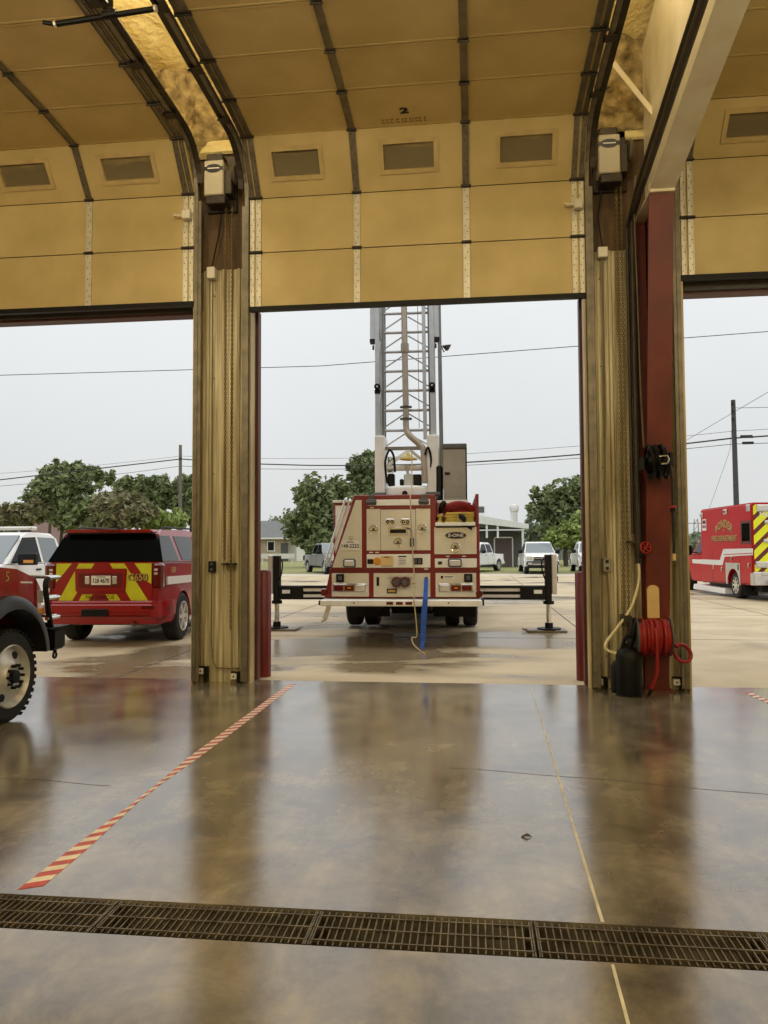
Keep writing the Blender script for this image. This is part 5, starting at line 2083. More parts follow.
for s in (-1, 1):
    mb.box(s * 0.95 - 0.2, s * 0.95 + 0.2, 0.72, 0.74, 0.12, 0.48)
mb.build('underbody', AM)
# cab
cy0 = 4.12
hC = hw_fn(2.03, 1.25, 0.0, 4.0, 7.0, 0.12, 0.4)
mb = MB('bright_red')
shell(mb, arch_profile([(cy0, 1.3), (5.55, 1.28), (6.75, 1.15), (6.95, 0.95), (7.0, 0.55)], 0.36, cy0, 6.95, [(6.1, 0.42, 0.47)]), hC, 0.04)
hG = hw_fn(1.96, 1.3, 0.25, 3.0, 9.0, 0.0)
shell(mb, [(cy0, 1.28), (cy0, 1.93), (4.9, 1.95), (5.1, 1.9), (5.75, 1.26)], hG, 0.04)
mb.build('cab', AM)
mb = MB('glass_dark')
side_panel(mb, [(4.3, 1.34), (5.45, 1.34), (5.02, 1.82), (4.3, 1.84)], hG)
mb.build_sides('door_glass', AM)
mb = MB('glass_mid')
cross_panel(mb, (5.68, 1.34), (5.16, 1.84), 0.86, 0.76, -0.012)
mb.build('windscreen', AM)
for s in (-1, 1):
    mb = MB('black').box(s * 1.22 - 0.1, s * 1.22 + 0.1, 5.15, 5.28, 1.28, 1.62, 0.03).cyl((s * 0.95, 5.2, 1.35), (s * 1.2, 5.2, 1.4), 0.02, n=6)
    mb.build('side_mirror', AM)
    mb = MB('white_mark')
    side_panel(mb, [(4.2, 0.98), (5.5, 0.98), (5.5, 1.12), (4.2, 1.12)], hC, (s,), 0.004)
    mb.build('cab_stripe', AM)
    wheel(AM, s * 0.98, 1.42, 0.40, 0.26, s, 'chrome', 8)
    wheel(AM, s * 0.90, 6.1, 0.40, 0.26, s, 'chrome', 8)
    mb = MB('lens_clear').box(s * 0.75 - 0.15, s * 0.75 + 0.15, 6.85, 6.99, 0.85, 1.05, 0.02)
    mb.build('headlight', AM)


# ------------------------------------------------------------------ pickups
def pickup(name, label, cat, loc, rot, paint, L=5.75, group=None, lightbar=False, flare=None, dark_face=True, H=1.93, grp2=None):
    """rear at y = 0, nose at y = L"""
    Tk = thing(name, label, cat, loc, rot, group)
    W = 2.0
    hb = hw_fn(W, 1.0, 0.06, 0, L, 0.10, 0.5)
    mb = MB(paint)
    top = [(0.0, 0.62), (0.02, 1.16), (1.85, 1.16), (1.9, 1.22), (L - 1.45, 1.22), (L - 0.35, 1.15), (L - 0.08, 1.02), (L, 0.62)]
    shell(mb, arch_profile(top, 0.48, 0.05, L - 0.06, [(1.15, 0.40, 0.49), (L - 0.98, 0.40, 0.49)]), hb, 0.04)
    mb.build('body', Tk)
    hc = hw_fn(W - 0.10, 1.2, 0.30, -1, L + 1, 0.0)
    mb = MB(paint)
    shell(mb, [(1.88, 1.2), (2.02, H - 0.12), (2.2, H - 0.02), (3.2, H), (3.55, H - 0.04), (L - 1.32, 1.2)], hc, 0.06)
    mb.build('cabin', Tk)
    y_ws = L - 1.42
    mb = MB('glass_mid')
    cross_panel(mb, (y_ws + 0.02, 1.26), (3.62, H - 0.10), 0.86, 0.73, -0.02)
    mb.build('windscreen', Tk)
    mb = MB('glass_dark')
    side_panel(mb, [(3.02, 1.27), (y_ws - 0.2, 1.27), (3.56, H - 0.14), (3.02, H - 0.12)], hc)
    mb.build_sides('front_door_glass', Tk)
    mb = MB('glass_dark' if paint != 'white_paint' or not lightbar else 'glass_mid')
    side_panel(mb, [(2.08, 1.27), (2.92, 1.27), (2.92, H - 0.12), (2.18, H - 0.14)], hc)
    mb.build_sides('rear_door_glass', Tk)
    mb = MB('glass_dark')
    cross_panel(mb, (1.90, 1.27), (2.0, H - 0.16), 0.80, 0.70, 0.016)
    mb.build('back_glass', Tk)
    mb = MB('chrome')
    mb.box(-0.56, 0.56, L - 0.16, L + 0.03, 0.80, 1.06, 0.04)
    mb.m('black')
    for k in (0, 1):
        mb.box(-0.50, 0.50, L + 0.025, L + 0.04, 0.83 + k * 0.11, 0.91 + k * 0.11)
    mb.m('chrome').box(-0.03, 0.03, L + 0.03, L + 0.045, 0.8, 1.05)
    mb.build('grille', Tk)
    mb = MB('chrome' if not dark_face else 'grey_plastic')
    mb.box(-0.96, 0.96, L - 0.12, L + 0.12, 0.50, 0.78, 0.06, 2)
    mb.m('black').box(-0.9, 0.9, L - 0.1, L + 0.08, 0.36, 0.5, 0.04)
    mb.m('chrome').box(-0.6, 0.6, L + 0.11, L + 0.125, 0.56, 0.62)
    for s in (-1, 1):
        mb.m('chrome').box(s * 0.74 - 0.12, s * 0.74 + 0.12, L + 0.10, L + 0.13, 0.56, 0.68, 0.02)
    mb.build('front_bumper', Tk)
    mb = MB('chrome').box(-0.94, 0.94, -0.12, 0.08, 0.46, 0.64, 0.04)
    mb.build('rear_bumper', Tk)
    for s in (-1, 1):
        mb = MB('lens_clear').box(s * 0.76 - 0.17, s * 0.76 + 0.17, L - 0.25, L - 0.02, 0.84, 1.08, 0.04)
        mb.build('headlight', Tk)
        mb = MB('lens_red').box(s * 0.9 - 0.07, s * 0.9 + 0.07, -0.02, 0.1, 0.8, 1.12, 0.02)
        mb.build('tail_lamp', Tk)
        k_ = 0.10 if lightbar else 0.0
        mb = MB('black').box(s * (1.14 + k_) - 0.12 - k_, s * (1.14 + k_) + 0.12 + k_, y_ws - 0.46, y_ws - 0.30, 1.22, 1.44 + k_ * 0.6, 0.03)
        mb.bar((s * 0.92, y_ws - 0.36, 1.28), (s * 1.1, y_ws - 0.36, 1.30), 0.04, 0.04)
        if lightbar:
            mb.m('lens_amber').box(s * 1.3 - 0.12, s * 1.3 + 0.12, y_ws - 0.305, y_ws - 0.292, 1.27, 1.34)
        mb.build('side_mirror', Tk)
        for yw in (1.15, L - 0.98):
            wheel(Tk, s * 0.86, yw, 0.40, 0.27, s, 'alu', 6)
            mb = MB(flare or paint)
            pts = []
            for k in range(13):
                a = PI * k / 12
                pts.append((yw + 0.50 * math.cos(a), 0.42 + 0.50 * math.sin(a)))
            mb.tube([(s * (hb(p[0], p[1]) - 0.01), p[0], p[1]) for p in pts], 0.035, 6)
            mb.build('wheel_flare', Tk)
    mb = MB('black')
    side_panel(mb, [(2.95, 0.55), (2.965, 0.55), (2.965, 1.22), (2.95, 1.22)], hb, t=0.002)
    side_panel(mb, [(1.95, 0.55), (1.965, 0.55), (1.965, 1.22), (1.95, 1.22)], hb, t=0.002)
    for yh in (2.15, 3.15):
        side_panel(mb, [(yh, 1.08), (yh + 0.2, 1.08), (yh + 0.2, 1.12), (yh, 1.12)], hb, t=0.02)
    mb.box(-0.8, 0.8, 0.2, L - 0.3, 0.36, 0.5)
    mb.build('trim', Tk)
    if lightbar:
        mb = MB('lens_clear')
        mb.box(-0.72, 0.72, 2.85, 3.15, H + 0.05, H + 0.14, 0.03)
        mb.m('black')
        for s in (-1, 1):
            mb.box(s * 0.5 - 0.08, s * 0.5 + 0.08, 2.9, 3.1, H - 0.03, H + 0.06)
        mb.build('light_bar', Tk)
    return Tk


pickup('crew_pickup', 'white crew cab pickup with roof light bar beside the red SUV', 'pickup truck', (-11.42, 20.7, -0.012), PI + 0.0, 'white_paint', lightbar=True, L=5.9, H=2.0)
p = at(540, 575, 46.0)
pickup('pickup_truck', 'white pickup facing the bay, on the lawn edge right of the ladder truck', 'pickup truck', (p.x, 51.9, -0.03), PI + 0.03, 'white_paint', group='pickups parked along the lawn')
p = at(490, 575, 47)
pickup('pickup_truck', 'white pickup half hidden by the right side of the ladder truck', 'pickup truck', (1.15, 53.2, -0.03), PI - 0.42, 'white_paint', group='pickups parked along the lawn')
pickup('pickup_truck', 'dark silver pickup behind the left side of the ladder truck', 'pickup truck', (-10.6, 51.2, -0.03), PI + 0.5, 'silver_paint', group='pickups parked along the lawn')
pickup('pickup_truck', 'white pickup mostly hidden behind the right pier', 'pickup truck', (7.2, 52.4, -0.03), PI + 0.0, 'white_paint', group='pickups parked along the lawn')

# ------------------------------------------------------------------ brush truck, nose into the picture at the left
BT = thing('brush_truck', 'red brush truck with black fender flares and grille guard parked inside the left bay', 'fire truck', (-5.17, 6.58, 0), 0)
hF = hw_fn(1.86, 1.1, 0.10, -6, 0.80, 0.12, 0.5)
mb = MB('brush_red')
shell(mb, arch_profile([(-1.0, 0.55), (-1.0, 1.44), (-0.6, 1.45), (0.2, 1.38), (0.55, 1.28), (0.72, 1.16), (0.74, 0.85)], 0.62, -1.0, 0.72, [(0.0, 0.46, 0.62)]), hF, 0.07)
mb.m('white_mark')
side_panel(mb, [(-0.95, 1.31), (0.45, 1.235), (0.45, 1.25), (-0.95, 1.33)], hF, (1, -1), 0.004)
mb.m('gold').text('5', 0.13, (hF(0.04, 1.31) + 0.004, 0.04, 1.31), (0, 1, 0), (0, 0, 1), 0.001)
mb.build('hood', BT)
hK = hw_fn(1.96, 1.2, 0.2, -9, 9, 0.0)
mb = MB('brush_red')
mb.prism([(-3.2, 0.55), (-3.2, 1.4), (-0.95, 1.42), (-0.95, 0.55)], 'x', -0.95, 0.95, 0.04)
shell(mb, [(-3.15, 1.38), (-3.05, 2.12), (-2.8, 2.2), (-1.6, 2.2), (-1.35, 2.12), (-0.72, 1.40)], hK, 0.05)
mb.build('cab', BT)
mb = MB('glass_dark')
side_panel(mb, [(-2.0, 1.46), (-0.95, 1.46), (-1.38, 2.05), (-2.0, 2.07)], hK)
side_panel(mb, [(-3.0, 1.46), (-2.1, 1.46), (-2.1, 2.07), (-2.95, 2.05)], hK)
cross_panel(mb, (-0.78, 1.47), (-1.33, 2.08), 0.86, 0.76, -0.012)
mb.build('cab_window', BT)
mb = MB('brush_red')
mb.box(-1.05, 1.05, -6.2, -3.3, 0.75, 1.75, 0.03)
mb.m('alu').box(-1.08, 1.08, -6.25, -3.28, 0.68, 0.75)
mb.build('utility_body', BT)
for s in (-1, 1):
    mb = MB('flare_black')
    n = 16
    ro, ri_ = 0.635, 0.50
    vs, fs = [], []
    for k in range(n + 1):
        a = math.radians(6) + (PI - math.radians(0)) * k / n
        for (r, x) in ((ro, 0.80), (ro - 0.015, 0.99), (ro - 0.06, 1.03), (ri_, 1.04), (ri_, 0.80)):
            vs.append(V((s * x, r * math.cos(a), 0.52 + r * math.sin(a))))
    for k in range(n):
        for q in range(5):
            l = (q + 1) % 5
            fs.append((k * 5 + q, k * 5 + l, (k + 1) * 5 + l, (k + 1) * 5 + q))
    fs += [(0, 1, 2, 3, 4), tuple(n * 5 + q for q in range(5))]
    mb.raw(vs, fs)
    mb.build('fender_flare', BT)
    mb = MB('black')
    mb.prism([(0.60 * math.cos(a), 0.47 + 0.60 * math.sin(a)) for a in [PI * k / 12 for k in range(13)]], 'x', min(s * 0.3, s * 0.55), max(s * 0.3, s * 0.55))
    mb.build('wheel_well', BT)
    mb = MB('lens_clear')
    mb.box(s * 0.76 - 0.11, s * 0.76 + 0.11, 0.52, 0.76, 0.98, 1.20, 0.05, 2)
    mb.m('lens_amber').box(s * 0.82 - 0.06, s * 0.82 + 0.06, 0.55, 0.74, 0.90, 1.0, 0.03)
    mb.build('headlight', BT)
    # front wheel with its heavy steel rim
    mb = MB('rubber')
    R = 0.415
    x0 = s * 0.87
    w = 0.25
    mb.lathe([(-w / 2, 0.27), (-w / 2, R * 0.9), (-w / 2 + 0.03, R * 0.985), (-0.05, R), (0.05, R), (w / 2 - 0.03, R * 0.985), (w / 2, R * 0.9), (w / 2, 0.27)], (x0, 0, R), (1, 0, 0), 40, closed=True)
    for k in range(40):
        a = 2 * PI * k / 40
        c = V((x0, math.cos(a) * R, R + math.sin(a) * R))
        if c.z > 0.03:
            mb.bar(c + V((s * 0.05, 0, 0)), c + V((s * 0.115, 0, 0)), 0.035, 0.012, up=(0, math.cos(a), math.sin(a)))
    tw = mb.build('front_wheel', BT)
    mb = MB('steel_wheel')
    f = x0 + s * w / 2
    mb.lathe([(s * 0.0, 0.285), (s * 0.012, 0.275), (-s * 0.05, 0.245), (-s * 0.02, 0.15), (s * 0.02, 0.115), (s * 0.02, 0.085), (s * 0.0, 0.0)], (f, 0, R), (1, 0, 0), 36, caps=False)
    mb.m('black')
    for k in range(4):
        a = PI / 4 + k * PI / 2 + 0.3
        c = V((f - s * 0.038, math.cos(a) * 0.198, R + math.sin(a) * 0.198))
        mb.lathe([(0, 0.038), (0.012, 0.038)], c, (s, 0, 0), 12)
    mb.lathe([(0.015, 0.062), (0.05, 0.058), (0.06, 0.03)], (f, 0, R), (s, 0, 0), 18)
    for k in range(10):
        a = 2 * PI * k / 10
        c = V((f + s * 0.012, math.cos(a) * 0.10, R + math.sin(a) * 0.10))
        mb.cyl(c, c + V((s * 0.05, 0, 0)), 0.014, n=6)
    mb.build('rim', tw)
    wheel(BT, s * 0.85, -4.4, 0.43, 0.26, s, 'steel_wheel', 6, name='rear_wheel')
# bumper and grille guard
mb = MB('black')
mb.prism([(-0.95, 0.78), (0.95, 0.78), (0.92, 1.06), (0.7, 1.12), (-0.7, 1.12), (-0.92, 1.06)], 'z', 0.54, 0.76, 0.02)
mb.box(-0.95, 0.95, 0.70, 1.1, 0.76, 0.775)
mb.cyl((0.80, 1.06, 0.48), (0.80, 1.06, 0.60), 0.02, n=8).torus((0.80, 1.06, 0.46), (1, 0, 0), 0.03, 0.012, 12, 6)
mb.m('grey_plastic').box(-0.7, 0.7, 0.5, 0.8, 0.58, 0.85)
mb.build('front_bumper', BT)
mb = MB('black')
for s in (-1, 1):
    mb.tube(spline([(s * 0.88, 0.84, 0.77), (s * 0.90, 0.78, 0.86), (s * 0.91, 0.70, 1.08), (s * 0.91, 0.68, 1.22), (s * 0.90, 0.74, 1.27)], 5), 0.028, 8)
    mb.tube([(s * 0.45, 0.92, 0.77), (s * 0.45, 0.90, 1.27)], 0.024, 8)
mb.box(-0.86, 0.86, 0.82, 0.88, 0.775, 0.82)
g = mb.build('grille_guard', BT)
mb = MB('chrome')
for z in (1.275, 1.07, 0.87):
    mb.tube([(-0.90, 0.72, z), (-0.88, 0.98, z), (-0.80, 1.05, z), (0.80, 1.05, z), (0.88, 0.98, z), (0.90, 0.72, z)], 0.02, 8)
mb.build('guard_bar', g)
mb = MB('chrome')
mb.box(-0.62, 0.62, 0.66, 0.78, 0.86, 1.22, 0.03)
mb.m('black')
for k in range(3):
    mb.box(-0.56, 0.56, 0.775, 0.79, 0.89 + k * 0.1, 0.96 + k * 0.1)
mb.build('grille', BT)
for s in (-1, 1):
    mb = MB('black').box(s * 1.22 - 0.13, s * 1.22 + 0.13, -1.05, -0.92, 1.42, 1.78, 0.03).bar((s * 0.95, -0.98, 1.5), (s * 1.15, -0.98, 1.52), 0.04, 0.04)
    mb.build('side_mirror', BT)

# ================================================================== BACKGROUND
def leaf_mesh(blobs, n, size, seed, flat=0.6):
    rg = random.Random(seed)
    vs, fs = [], []
    vol = [b_[1][0] * b_[1][1] * b_[1][2] for b_ in blobs]
    tot = sum(vol)
    for bi, (c, r) in enumerate(blobs):
        m = int(n * vol[bi] / tot) + 8
        # sub-clumps give the crown its knobbly outline
        cl = []
        for _ in range(max(8, m // 38)):
            d = V((rg.gauss(0, 1), rg.gauss(0, 1), rg.gauss(0, 1))).normalized() * (rg.random() ** 0.45)
            cl.append((V((c[0] + d.x * r[0], c[1] + d.y * r[1], c[2] + d.z * r[2])), rg.uniform(0.28, 0.5) * min(r)))
        for k in range(m):
            q, rad = cl[rg.randrange(len(cl))]
            d = V((rg.gauss(0, 1), rg.gauss(0, 1), rg.gauss(0, 1)))
            d = d.normalized() * rad * (rg.random() ** 0.5)
            p = q + d
            s = size * rg.uniform(0.6, 1.4)
            u = V((rg.gauss(0, 1), rg.gauss(0, 1), rg.gauss(0, 0.7))).normalized()
            w = u.cross(V((rg.gauss(0, 1), rg.gauss(0, 1), rg.gauss(0, 1)))).normalized()
            i = len(vs)
            vs += [p - u * s, p + w * s * 0.5, p + u * s, p - w * s * 0.5]
            fs.append((i, i + 1, i + 2, i + 3))
    return vs, fs


def tree(name, label, loc, blobs, leaf, n, size, seed, trunk_r=0.22, trunk_h=2.0, branches=6, bark='bark', group='trees beyond the apron'):
    Tt = thing(name, label, 'tree', loc, 0, group)
    rg = random.Random(seed + 99)
    mb = MB(bark)
    zc = sum(b_[0][2] for b_ in blobs) / len(blobs)
    xc = sum(b_[0][0] for b_ in blobs) / len(blobs)
    mb.tube(spline([(0, 0, -0.05), (rg.uniform(-.1, .1), 0, trunk_h * 0.6), (xc * 0.4, 0, trunk_h), (xc * 0.8, 0, zc)], 4), [trunk_r * (1 - 0.75 * k / 12) for k in range(13)], 8)
    for k in range(branches):
        c, r = blobs[k % len(blobs)]
        e = V((c[0] + rg.uniform(-.7, .7) * r[0], c[1] + rg.uniform(-.7, .7) * r[1], c[2] + rg.uniform(-.3, .7) * r[2]))
        st = V((xc * 0.3, 0, trunk_h * rg.uniform(0.7, 1.1)))
        mid = st.lerp(e, 0.5) + V((rg.uniform(-.3, .3), 0, 0.3))
        mb.tube(spline([st, mid, e], 4), [trunk_r * (0.5 - 0.43 * i / 8) for i in range(9)], 6)
    mb.build('trunk', Tt)
    vs, fs = leaf_mesh(blobs, int(n * 1.7), size * 1.1, seed)
    mb = MB(leaf)
    mb.raw(vs, fs)
    mb.build('crown', Tt, flat=True)
    return Tt


def X(px, Y):
    return at(px, 548, Y).x


def Zp(px, py, Y):
    return at(px, py, Y).z


# (label, px centre, Y, blobs as (px, py, half width px, half height px), leaf, leaves, size)
TREES = [
    ('big dark green tree behind the upper left of the ladder truck', 325, 62, [(318, 512, 26, 32), (300, 522, 14, 22), (340, 505, 18, 22), (325, 540, 28, 16)], 'leaf_deep', 5200, 0.24),
    ('dark green tree standing directly behind the ladder base', 362, 66, [(362, 478, 14, 22), (375, 470, 14, 18), (352, 492, 10, 14), (366, 505, 22, 16)], 'leaf_deep', 3200, 0.24),
    ('tall dark tree beside the right pier, beyond the pickups', 566, 72, [(562, 505, 20, 24), (545, 508, 14, 18), (590, 500, 22, 24), (570, 530, 22, 16)], 'leaf_deep', 5200, 0.25),
    ('low bright green tree in front of the tall tree at the right pier', 566, 64, [(568, 536, 16, 12), (580, 532, 14, 14), (556, 540, 10, 7)], 'leaf_bright', 2200, 0.22),
    ('slim pale tree between the white workshop and the tall tree', 536, 84, [(534, 528, 9, 14), (540, 540, 9, 10)], 'leaf_haze', 900, 0.3),
    ('large olive tree rising highest behind the white pickup', 60, 62, [(60, 486, 20, 16), (80, 480, 16, 16), (48, 500, 18, 16), (62, 468, 14, 6), (74, 512, 28, 16)], 'leaf_mid', 5200, 0.24),
    ('rusty green tree behind the roof of the red SUV', 118, 56, [(118, 506, 22, 14), (104, 516, 18, 12), (134, 514, 18, 12)], 'leaf_rust', 3600, 0.24),
    ('loose green tree between the rusty tree and the utility pole', 138, 74, [(136, 490, 16, 12), (124, 488, 10, 10), (144, 502, 16, 14)], 'leaf_mid', 2600, 0.26),
    ('open crowned dark tree just left of the utility pole', 162, 70, [(158, 486, 12, 12), (168, 498, 12, 12), (152, 500, 8, 10)], 'leaf_deep', 1900, 0.25),
    ('tree beside the left pier, right of the utility pole', 190, 70, [(190, 490, 14, 16), (184, 508, 12, 14), (200, 505, 14, 16)], 'leaf_mid', 2400, 0.25),
    ('bright bush at the foot of the utility pole', 160, 58, [(158, 521, 18, 9), (176, 520, 16, 8)], 'leaf_bright', 1800, 0.22),
    ('low brownish tree at the far left above the white pickup', 14, 60, [(14, 516, 18, 12), (30, 512, 14, 14), (2, 520, 14, 10)], 'leaf_rust', 2200, 0.24),
    ('thin topped tree poking up left of the olive tree', 50, 78, [(48, 474, 9, 9), (58, 464, 8, 5), (90, 474, 11, 9), (104, 478, 9, 8)], 'leaf_mid', 1300, 0.24),
]
for i, (lb, pc_, Y, bl, leaf, n, sz_) in enumerate(TREES):
    k = Y / 769.0
    x0 = X(pc_, Y)
    bb = []
    for (px, py, hwp, hhp) in bl:
        q = at(px, py, Y)
        bb.append(((q.x - x0, random.uniform(-0.5, 0.5), q.z), (hwp * k * 1.22, hwp * k * 1.0, hhp * k * 1.15)))
    tree('leafy_tree', lb, (x0, Y, 0), bb, leaf, n, sz_, 11 + i, 0.2, max(1.0, min(b_[0][2] - b_[1][2] for b_ in bb) * 0.9 + 0.6))
# distant hazy tree line behind the house
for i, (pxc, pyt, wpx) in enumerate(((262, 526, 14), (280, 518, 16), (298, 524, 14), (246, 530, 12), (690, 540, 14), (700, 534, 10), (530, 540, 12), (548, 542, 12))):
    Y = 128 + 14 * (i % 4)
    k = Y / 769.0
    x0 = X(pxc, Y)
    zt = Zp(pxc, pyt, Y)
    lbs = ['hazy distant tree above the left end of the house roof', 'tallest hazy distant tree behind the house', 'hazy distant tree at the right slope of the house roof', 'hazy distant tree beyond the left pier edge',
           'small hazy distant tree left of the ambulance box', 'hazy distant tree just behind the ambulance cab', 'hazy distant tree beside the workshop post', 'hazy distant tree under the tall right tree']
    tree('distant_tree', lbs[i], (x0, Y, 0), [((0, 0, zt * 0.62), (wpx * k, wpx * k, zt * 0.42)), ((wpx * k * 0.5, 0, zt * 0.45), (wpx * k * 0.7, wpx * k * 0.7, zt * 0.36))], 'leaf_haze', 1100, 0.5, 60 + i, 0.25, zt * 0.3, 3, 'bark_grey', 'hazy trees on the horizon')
# bare tree
t = thing('bare_tree', 'leafless grey tree at the far left above the white pickup', 'tree', (X(22, 66), 66, 0), 0)
mb = MB('bark_grey')
rg = random.Random(4)


def twig(p, d, L_, r, lev):
    q = p + d * L_
    mid = p.lerp(q, 0.5) + V((rg.uniform(-1, 1), rg.uniform(-1, 1), rg.uniform(-.5, .5))) * L_ * 0.08
    mb.tube([p, mid, q], [r, r * 0.8, r * 0.6], 5)
    if lev:
        for _ in range(4 if lev > 1 else 3):
            nd = (d + V((rg.gauss(0, .5), rg.gauss(0, .5), rg.gauss(0.12, .35)))).normalized()
            twig(p.lerp(q, rg.uniform(0.5, 1.0)), nd, L_ * rg.uniform(0.55, 0.8), r * 0.55, lev - 1)


twig(V((0, 0, -0.05)), V((0, 0, 1)), 2.6, 0.16, 4)
mb.build('branches', t)

# house
hx0, hx1 = X(232, 90), X(296, 90)
H0 = thing('brick_house', 'low brick house with grey hip roof beyond the lawn', 'house', ((hx0 + hx1) / 2, 92, 0), 0)
w2 = (hx1 - hx0) / 2
mb = MB('house_brick').box(-w2, w2 - 1.6, -1.5, 6, -0.02, 2.9)
mb.m('house_white').box(w2 - 1.6, w2 - 0.4, 0.0, 6, -0.02, 2.8)
mb.build('wall', H0)
mb = MB('roof_grey')
e = 0.5
A = [(-w2 - e, -2.0, 2.85), (w2 + e - 0.4, -2.0, 2.85), (w2 + e - 0.4, 6.5, 2.85), (-w2 - e, 6.5, 2.85), (-w2 + 2.5, 2.2, 5.05), (X(268, 90) - (hx0 + hx1) / 2, 2.2, 5.05)]
mb.raw(A, [(0, 1, 5, 4), (1, 2, 5), (2, 3, 4, 5), (3, 0, 4), (3, 2, 1, 0)])
mb.m('house_white').box(-w2 - e, w2 + e - 0.4, -2.02, -1.95, 2.68, 2.88)
mb.build('roof', H0)
wx0 = X(270, 90) - (hx0 + hx1) / 2
f = MB('house_white').box(wx0 - 0.5, wx0 + 0.5, -1.56, -1.48, 1.2, 2.5, 0.02).build('window', H0)
mb = MB('glass_dark').box(wx0 - 0.36, wx0 + 0.36, -1.60, -1.55, 1.35, 2.35)
mb.build('pane', f)
mb = MB('shop_dark').box(wx0 + 1.2, wx0 + 2.1, -1.54, -1.48, 0.0, 2.2)
mb.build('house_door', H0)
mb = MB('house_white').box(X(262, 75) - 0.1, X(293, 75) + 0.1, 75.0, 75.1, 0.55, 1.05).box(X(262, 75), X(263, 75), 75.0, 75.1, -0.01, 0.6).box(X(291, 75), X(292, 75), 75.0, 75.1, -0.01, 0.6)
tag(mb.build('rail_fence'), 'short white rail fence in front of the brick house', 'fence')
t = thing('barn', 'barn with brown roof behind the white pickup', 'barn', (X(58, 90), 90, 0), 0)
MB('house_brick').box(-4.2, 4.2, -2, 4, -0.02, 2.2).build('wall', t)
zr = Zp(58, 519, 90)
mb = MB('barn_roof')
mb.prism([(-2.4, 2.1), (1.0, zr), (4.4, 2.1)], 'x', -4.6, 4.6)
mb.build('roof', t)

# white metal workshop
SHY = 60
sx0, sx1 = X(448, SHY), X(529, SHY)
SH = thing('metal_workshop', 'white metal workshop with open dark bay beyond the ladder truck', 'building', (0, SHY, 0), 0)
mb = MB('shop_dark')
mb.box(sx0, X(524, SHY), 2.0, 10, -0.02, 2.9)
mb.build('wall', SH)
mb = MB('shop_white')
zl, zr_ = Zp(448, 509, SHY), Zp(529, 524, SHY)
zr2 = Zp(529, 529, SHY)
mb.prism([(sx0, zl - 0.9), (sx1, zr2), (sx1, zr_), (sx0, zl)], 'y', -0.1, 10, 0.02, 1)
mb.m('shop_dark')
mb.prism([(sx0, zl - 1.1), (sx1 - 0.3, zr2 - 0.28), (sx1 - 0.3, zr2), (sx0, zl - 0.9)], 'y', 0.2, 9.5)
mb.m('shop_white').box(sx0, sx1 - 0.3, -0.05, 0.0, Zp(490, 530, SHY) - 0.05, Zp(490, 530, SHY) + 0.04)
mb.build('canopy', SH)
for px in (487, 498, 523):
    mb = MB('shop_white').box(X(px, SHY) - 0.08, X(px, SHY) + 0.08, 0.0, 0.15, 2.3 if px < 520 else -0.02, Zp(px, 520 + (px - 487) * 0.2, SHY))
    mb.build('post', SH)
mb = MB('shop_door')
mb.box(X(496, SHY) - 0.05, X(514, SHY), 1.9, 2.0, 0.0, 2.3)
mb.m('alu')
xa, xb = X(496, SHY) - 0.12, X(514.5, SHY)
mb.box(xa, xa + 0.1, 1.86, 1.98, 0, 2.4).box(xb - 0.1, xb, 1.86, 1.98, 0, 2.4).box(xa, xb, 1.86, 1.98, 2.3, 2.4)
mb.build('roll_door', SH)
q = at(514, 514, SHY + 4)
t = thing('roof_vent', 'round topped turbine vent on the workshop roof', 'vent', (q.x, SHY + 4, Zp(514, 520, SHY + 4)), 0)
kk = (SHY + 4) / 769
MB('alu').lathe([(-0.5, 3.3 * kk), (0.62, 3.3 * kk), (0.66, 4 * kk)], (0, 0, 0), (0, 0, 1), 14).build('stack', t)
MB('alu').lathe([(0.62, 3 * kk), (0.75, 4.4 * kk), (1.05, 4.6 * kk), (1.25, 3.6 * kk), (1.35, 1.2 * kk)], (0, 0, 0), (0, 0, 1), 16).build('turbine_head', t)
q = at(478, 508, SHY + 3)
tag(MB('shop_white').box(-0.55, 0.55, -0.4, 0.4, -0.4, 0.55, 0.03).m('shop_dark').box(-0.45, 0.45, -0.41, -0.39, -0.1, 0.4).build('roof_unit', None, (X(479, SHY + 3), SHY + 3, Zp(479, 513, SHY + 3) + 0.1)), 'square grey unit on the workshop roof behind the truck', 'air conditioner')
# board fence far right of lawn
mb = MB('roof_grey')
fx0, fx1 = X(540, 95), X(600, 95)
n = 22
for k in range(n):
    x = fx0 + (fx1 - fx0) * k / n
    mb.box(x, x + (fx1 - fx0) / n - 0.03, 95, 95.06, -0.01, 1.7)
mb.box(fx0, fx1, 95.06, 95.12, 0.4, 0.5).box(fx0, fx1, 95.06, 95.12, 1.2, 1.3)
tag(mb.build('board_fence', flat=True), 'grey board fence under the tall right tree', 'fence')

# poles and wires
def pole(px, pyt, Y, r, m_, label, cross=False):
    q = at(px, pyt, Y)
    t = thing('utility_pole', label, 'pole', (q.x, Y, 0), 0, 'utility poles')
    mb = MB(m_)
    mb.cyl((0, 0, -0.05), (-0.05, 0, q.z), r, r * 0.72, 12)
    mb.build('shaft', t)
    mb = MB('black')
    if cross:
        z = Zp(px, 438, Y)
        mb.cyl((0.3, 0, z + 0.08), (0.95, 0, z + 0.08), 0.08, n=8)
        mb.cyl((0.4, 0, z - 0.3), (1.0, 0, z - 0.3), 0.08, n=8)
        mb.box(-0.2, 1.0, -0.03, 0.03, z - 0.02, z + 0.02)
        for dz in (0.0, 0.45, 0.9):
            mb.cyl((-0.15, -0.15, z + 1.0 + dz), (-0.15, -0.15, z + 1.12 + dz), 0.06, n=8)
    else:
        mb.cyl((0.0, -0.15, q.z - 1.2), (0.0, -0.15, q.z - 1.05), 0.08, n=8)
    mb.build('hardware', t)
    return t


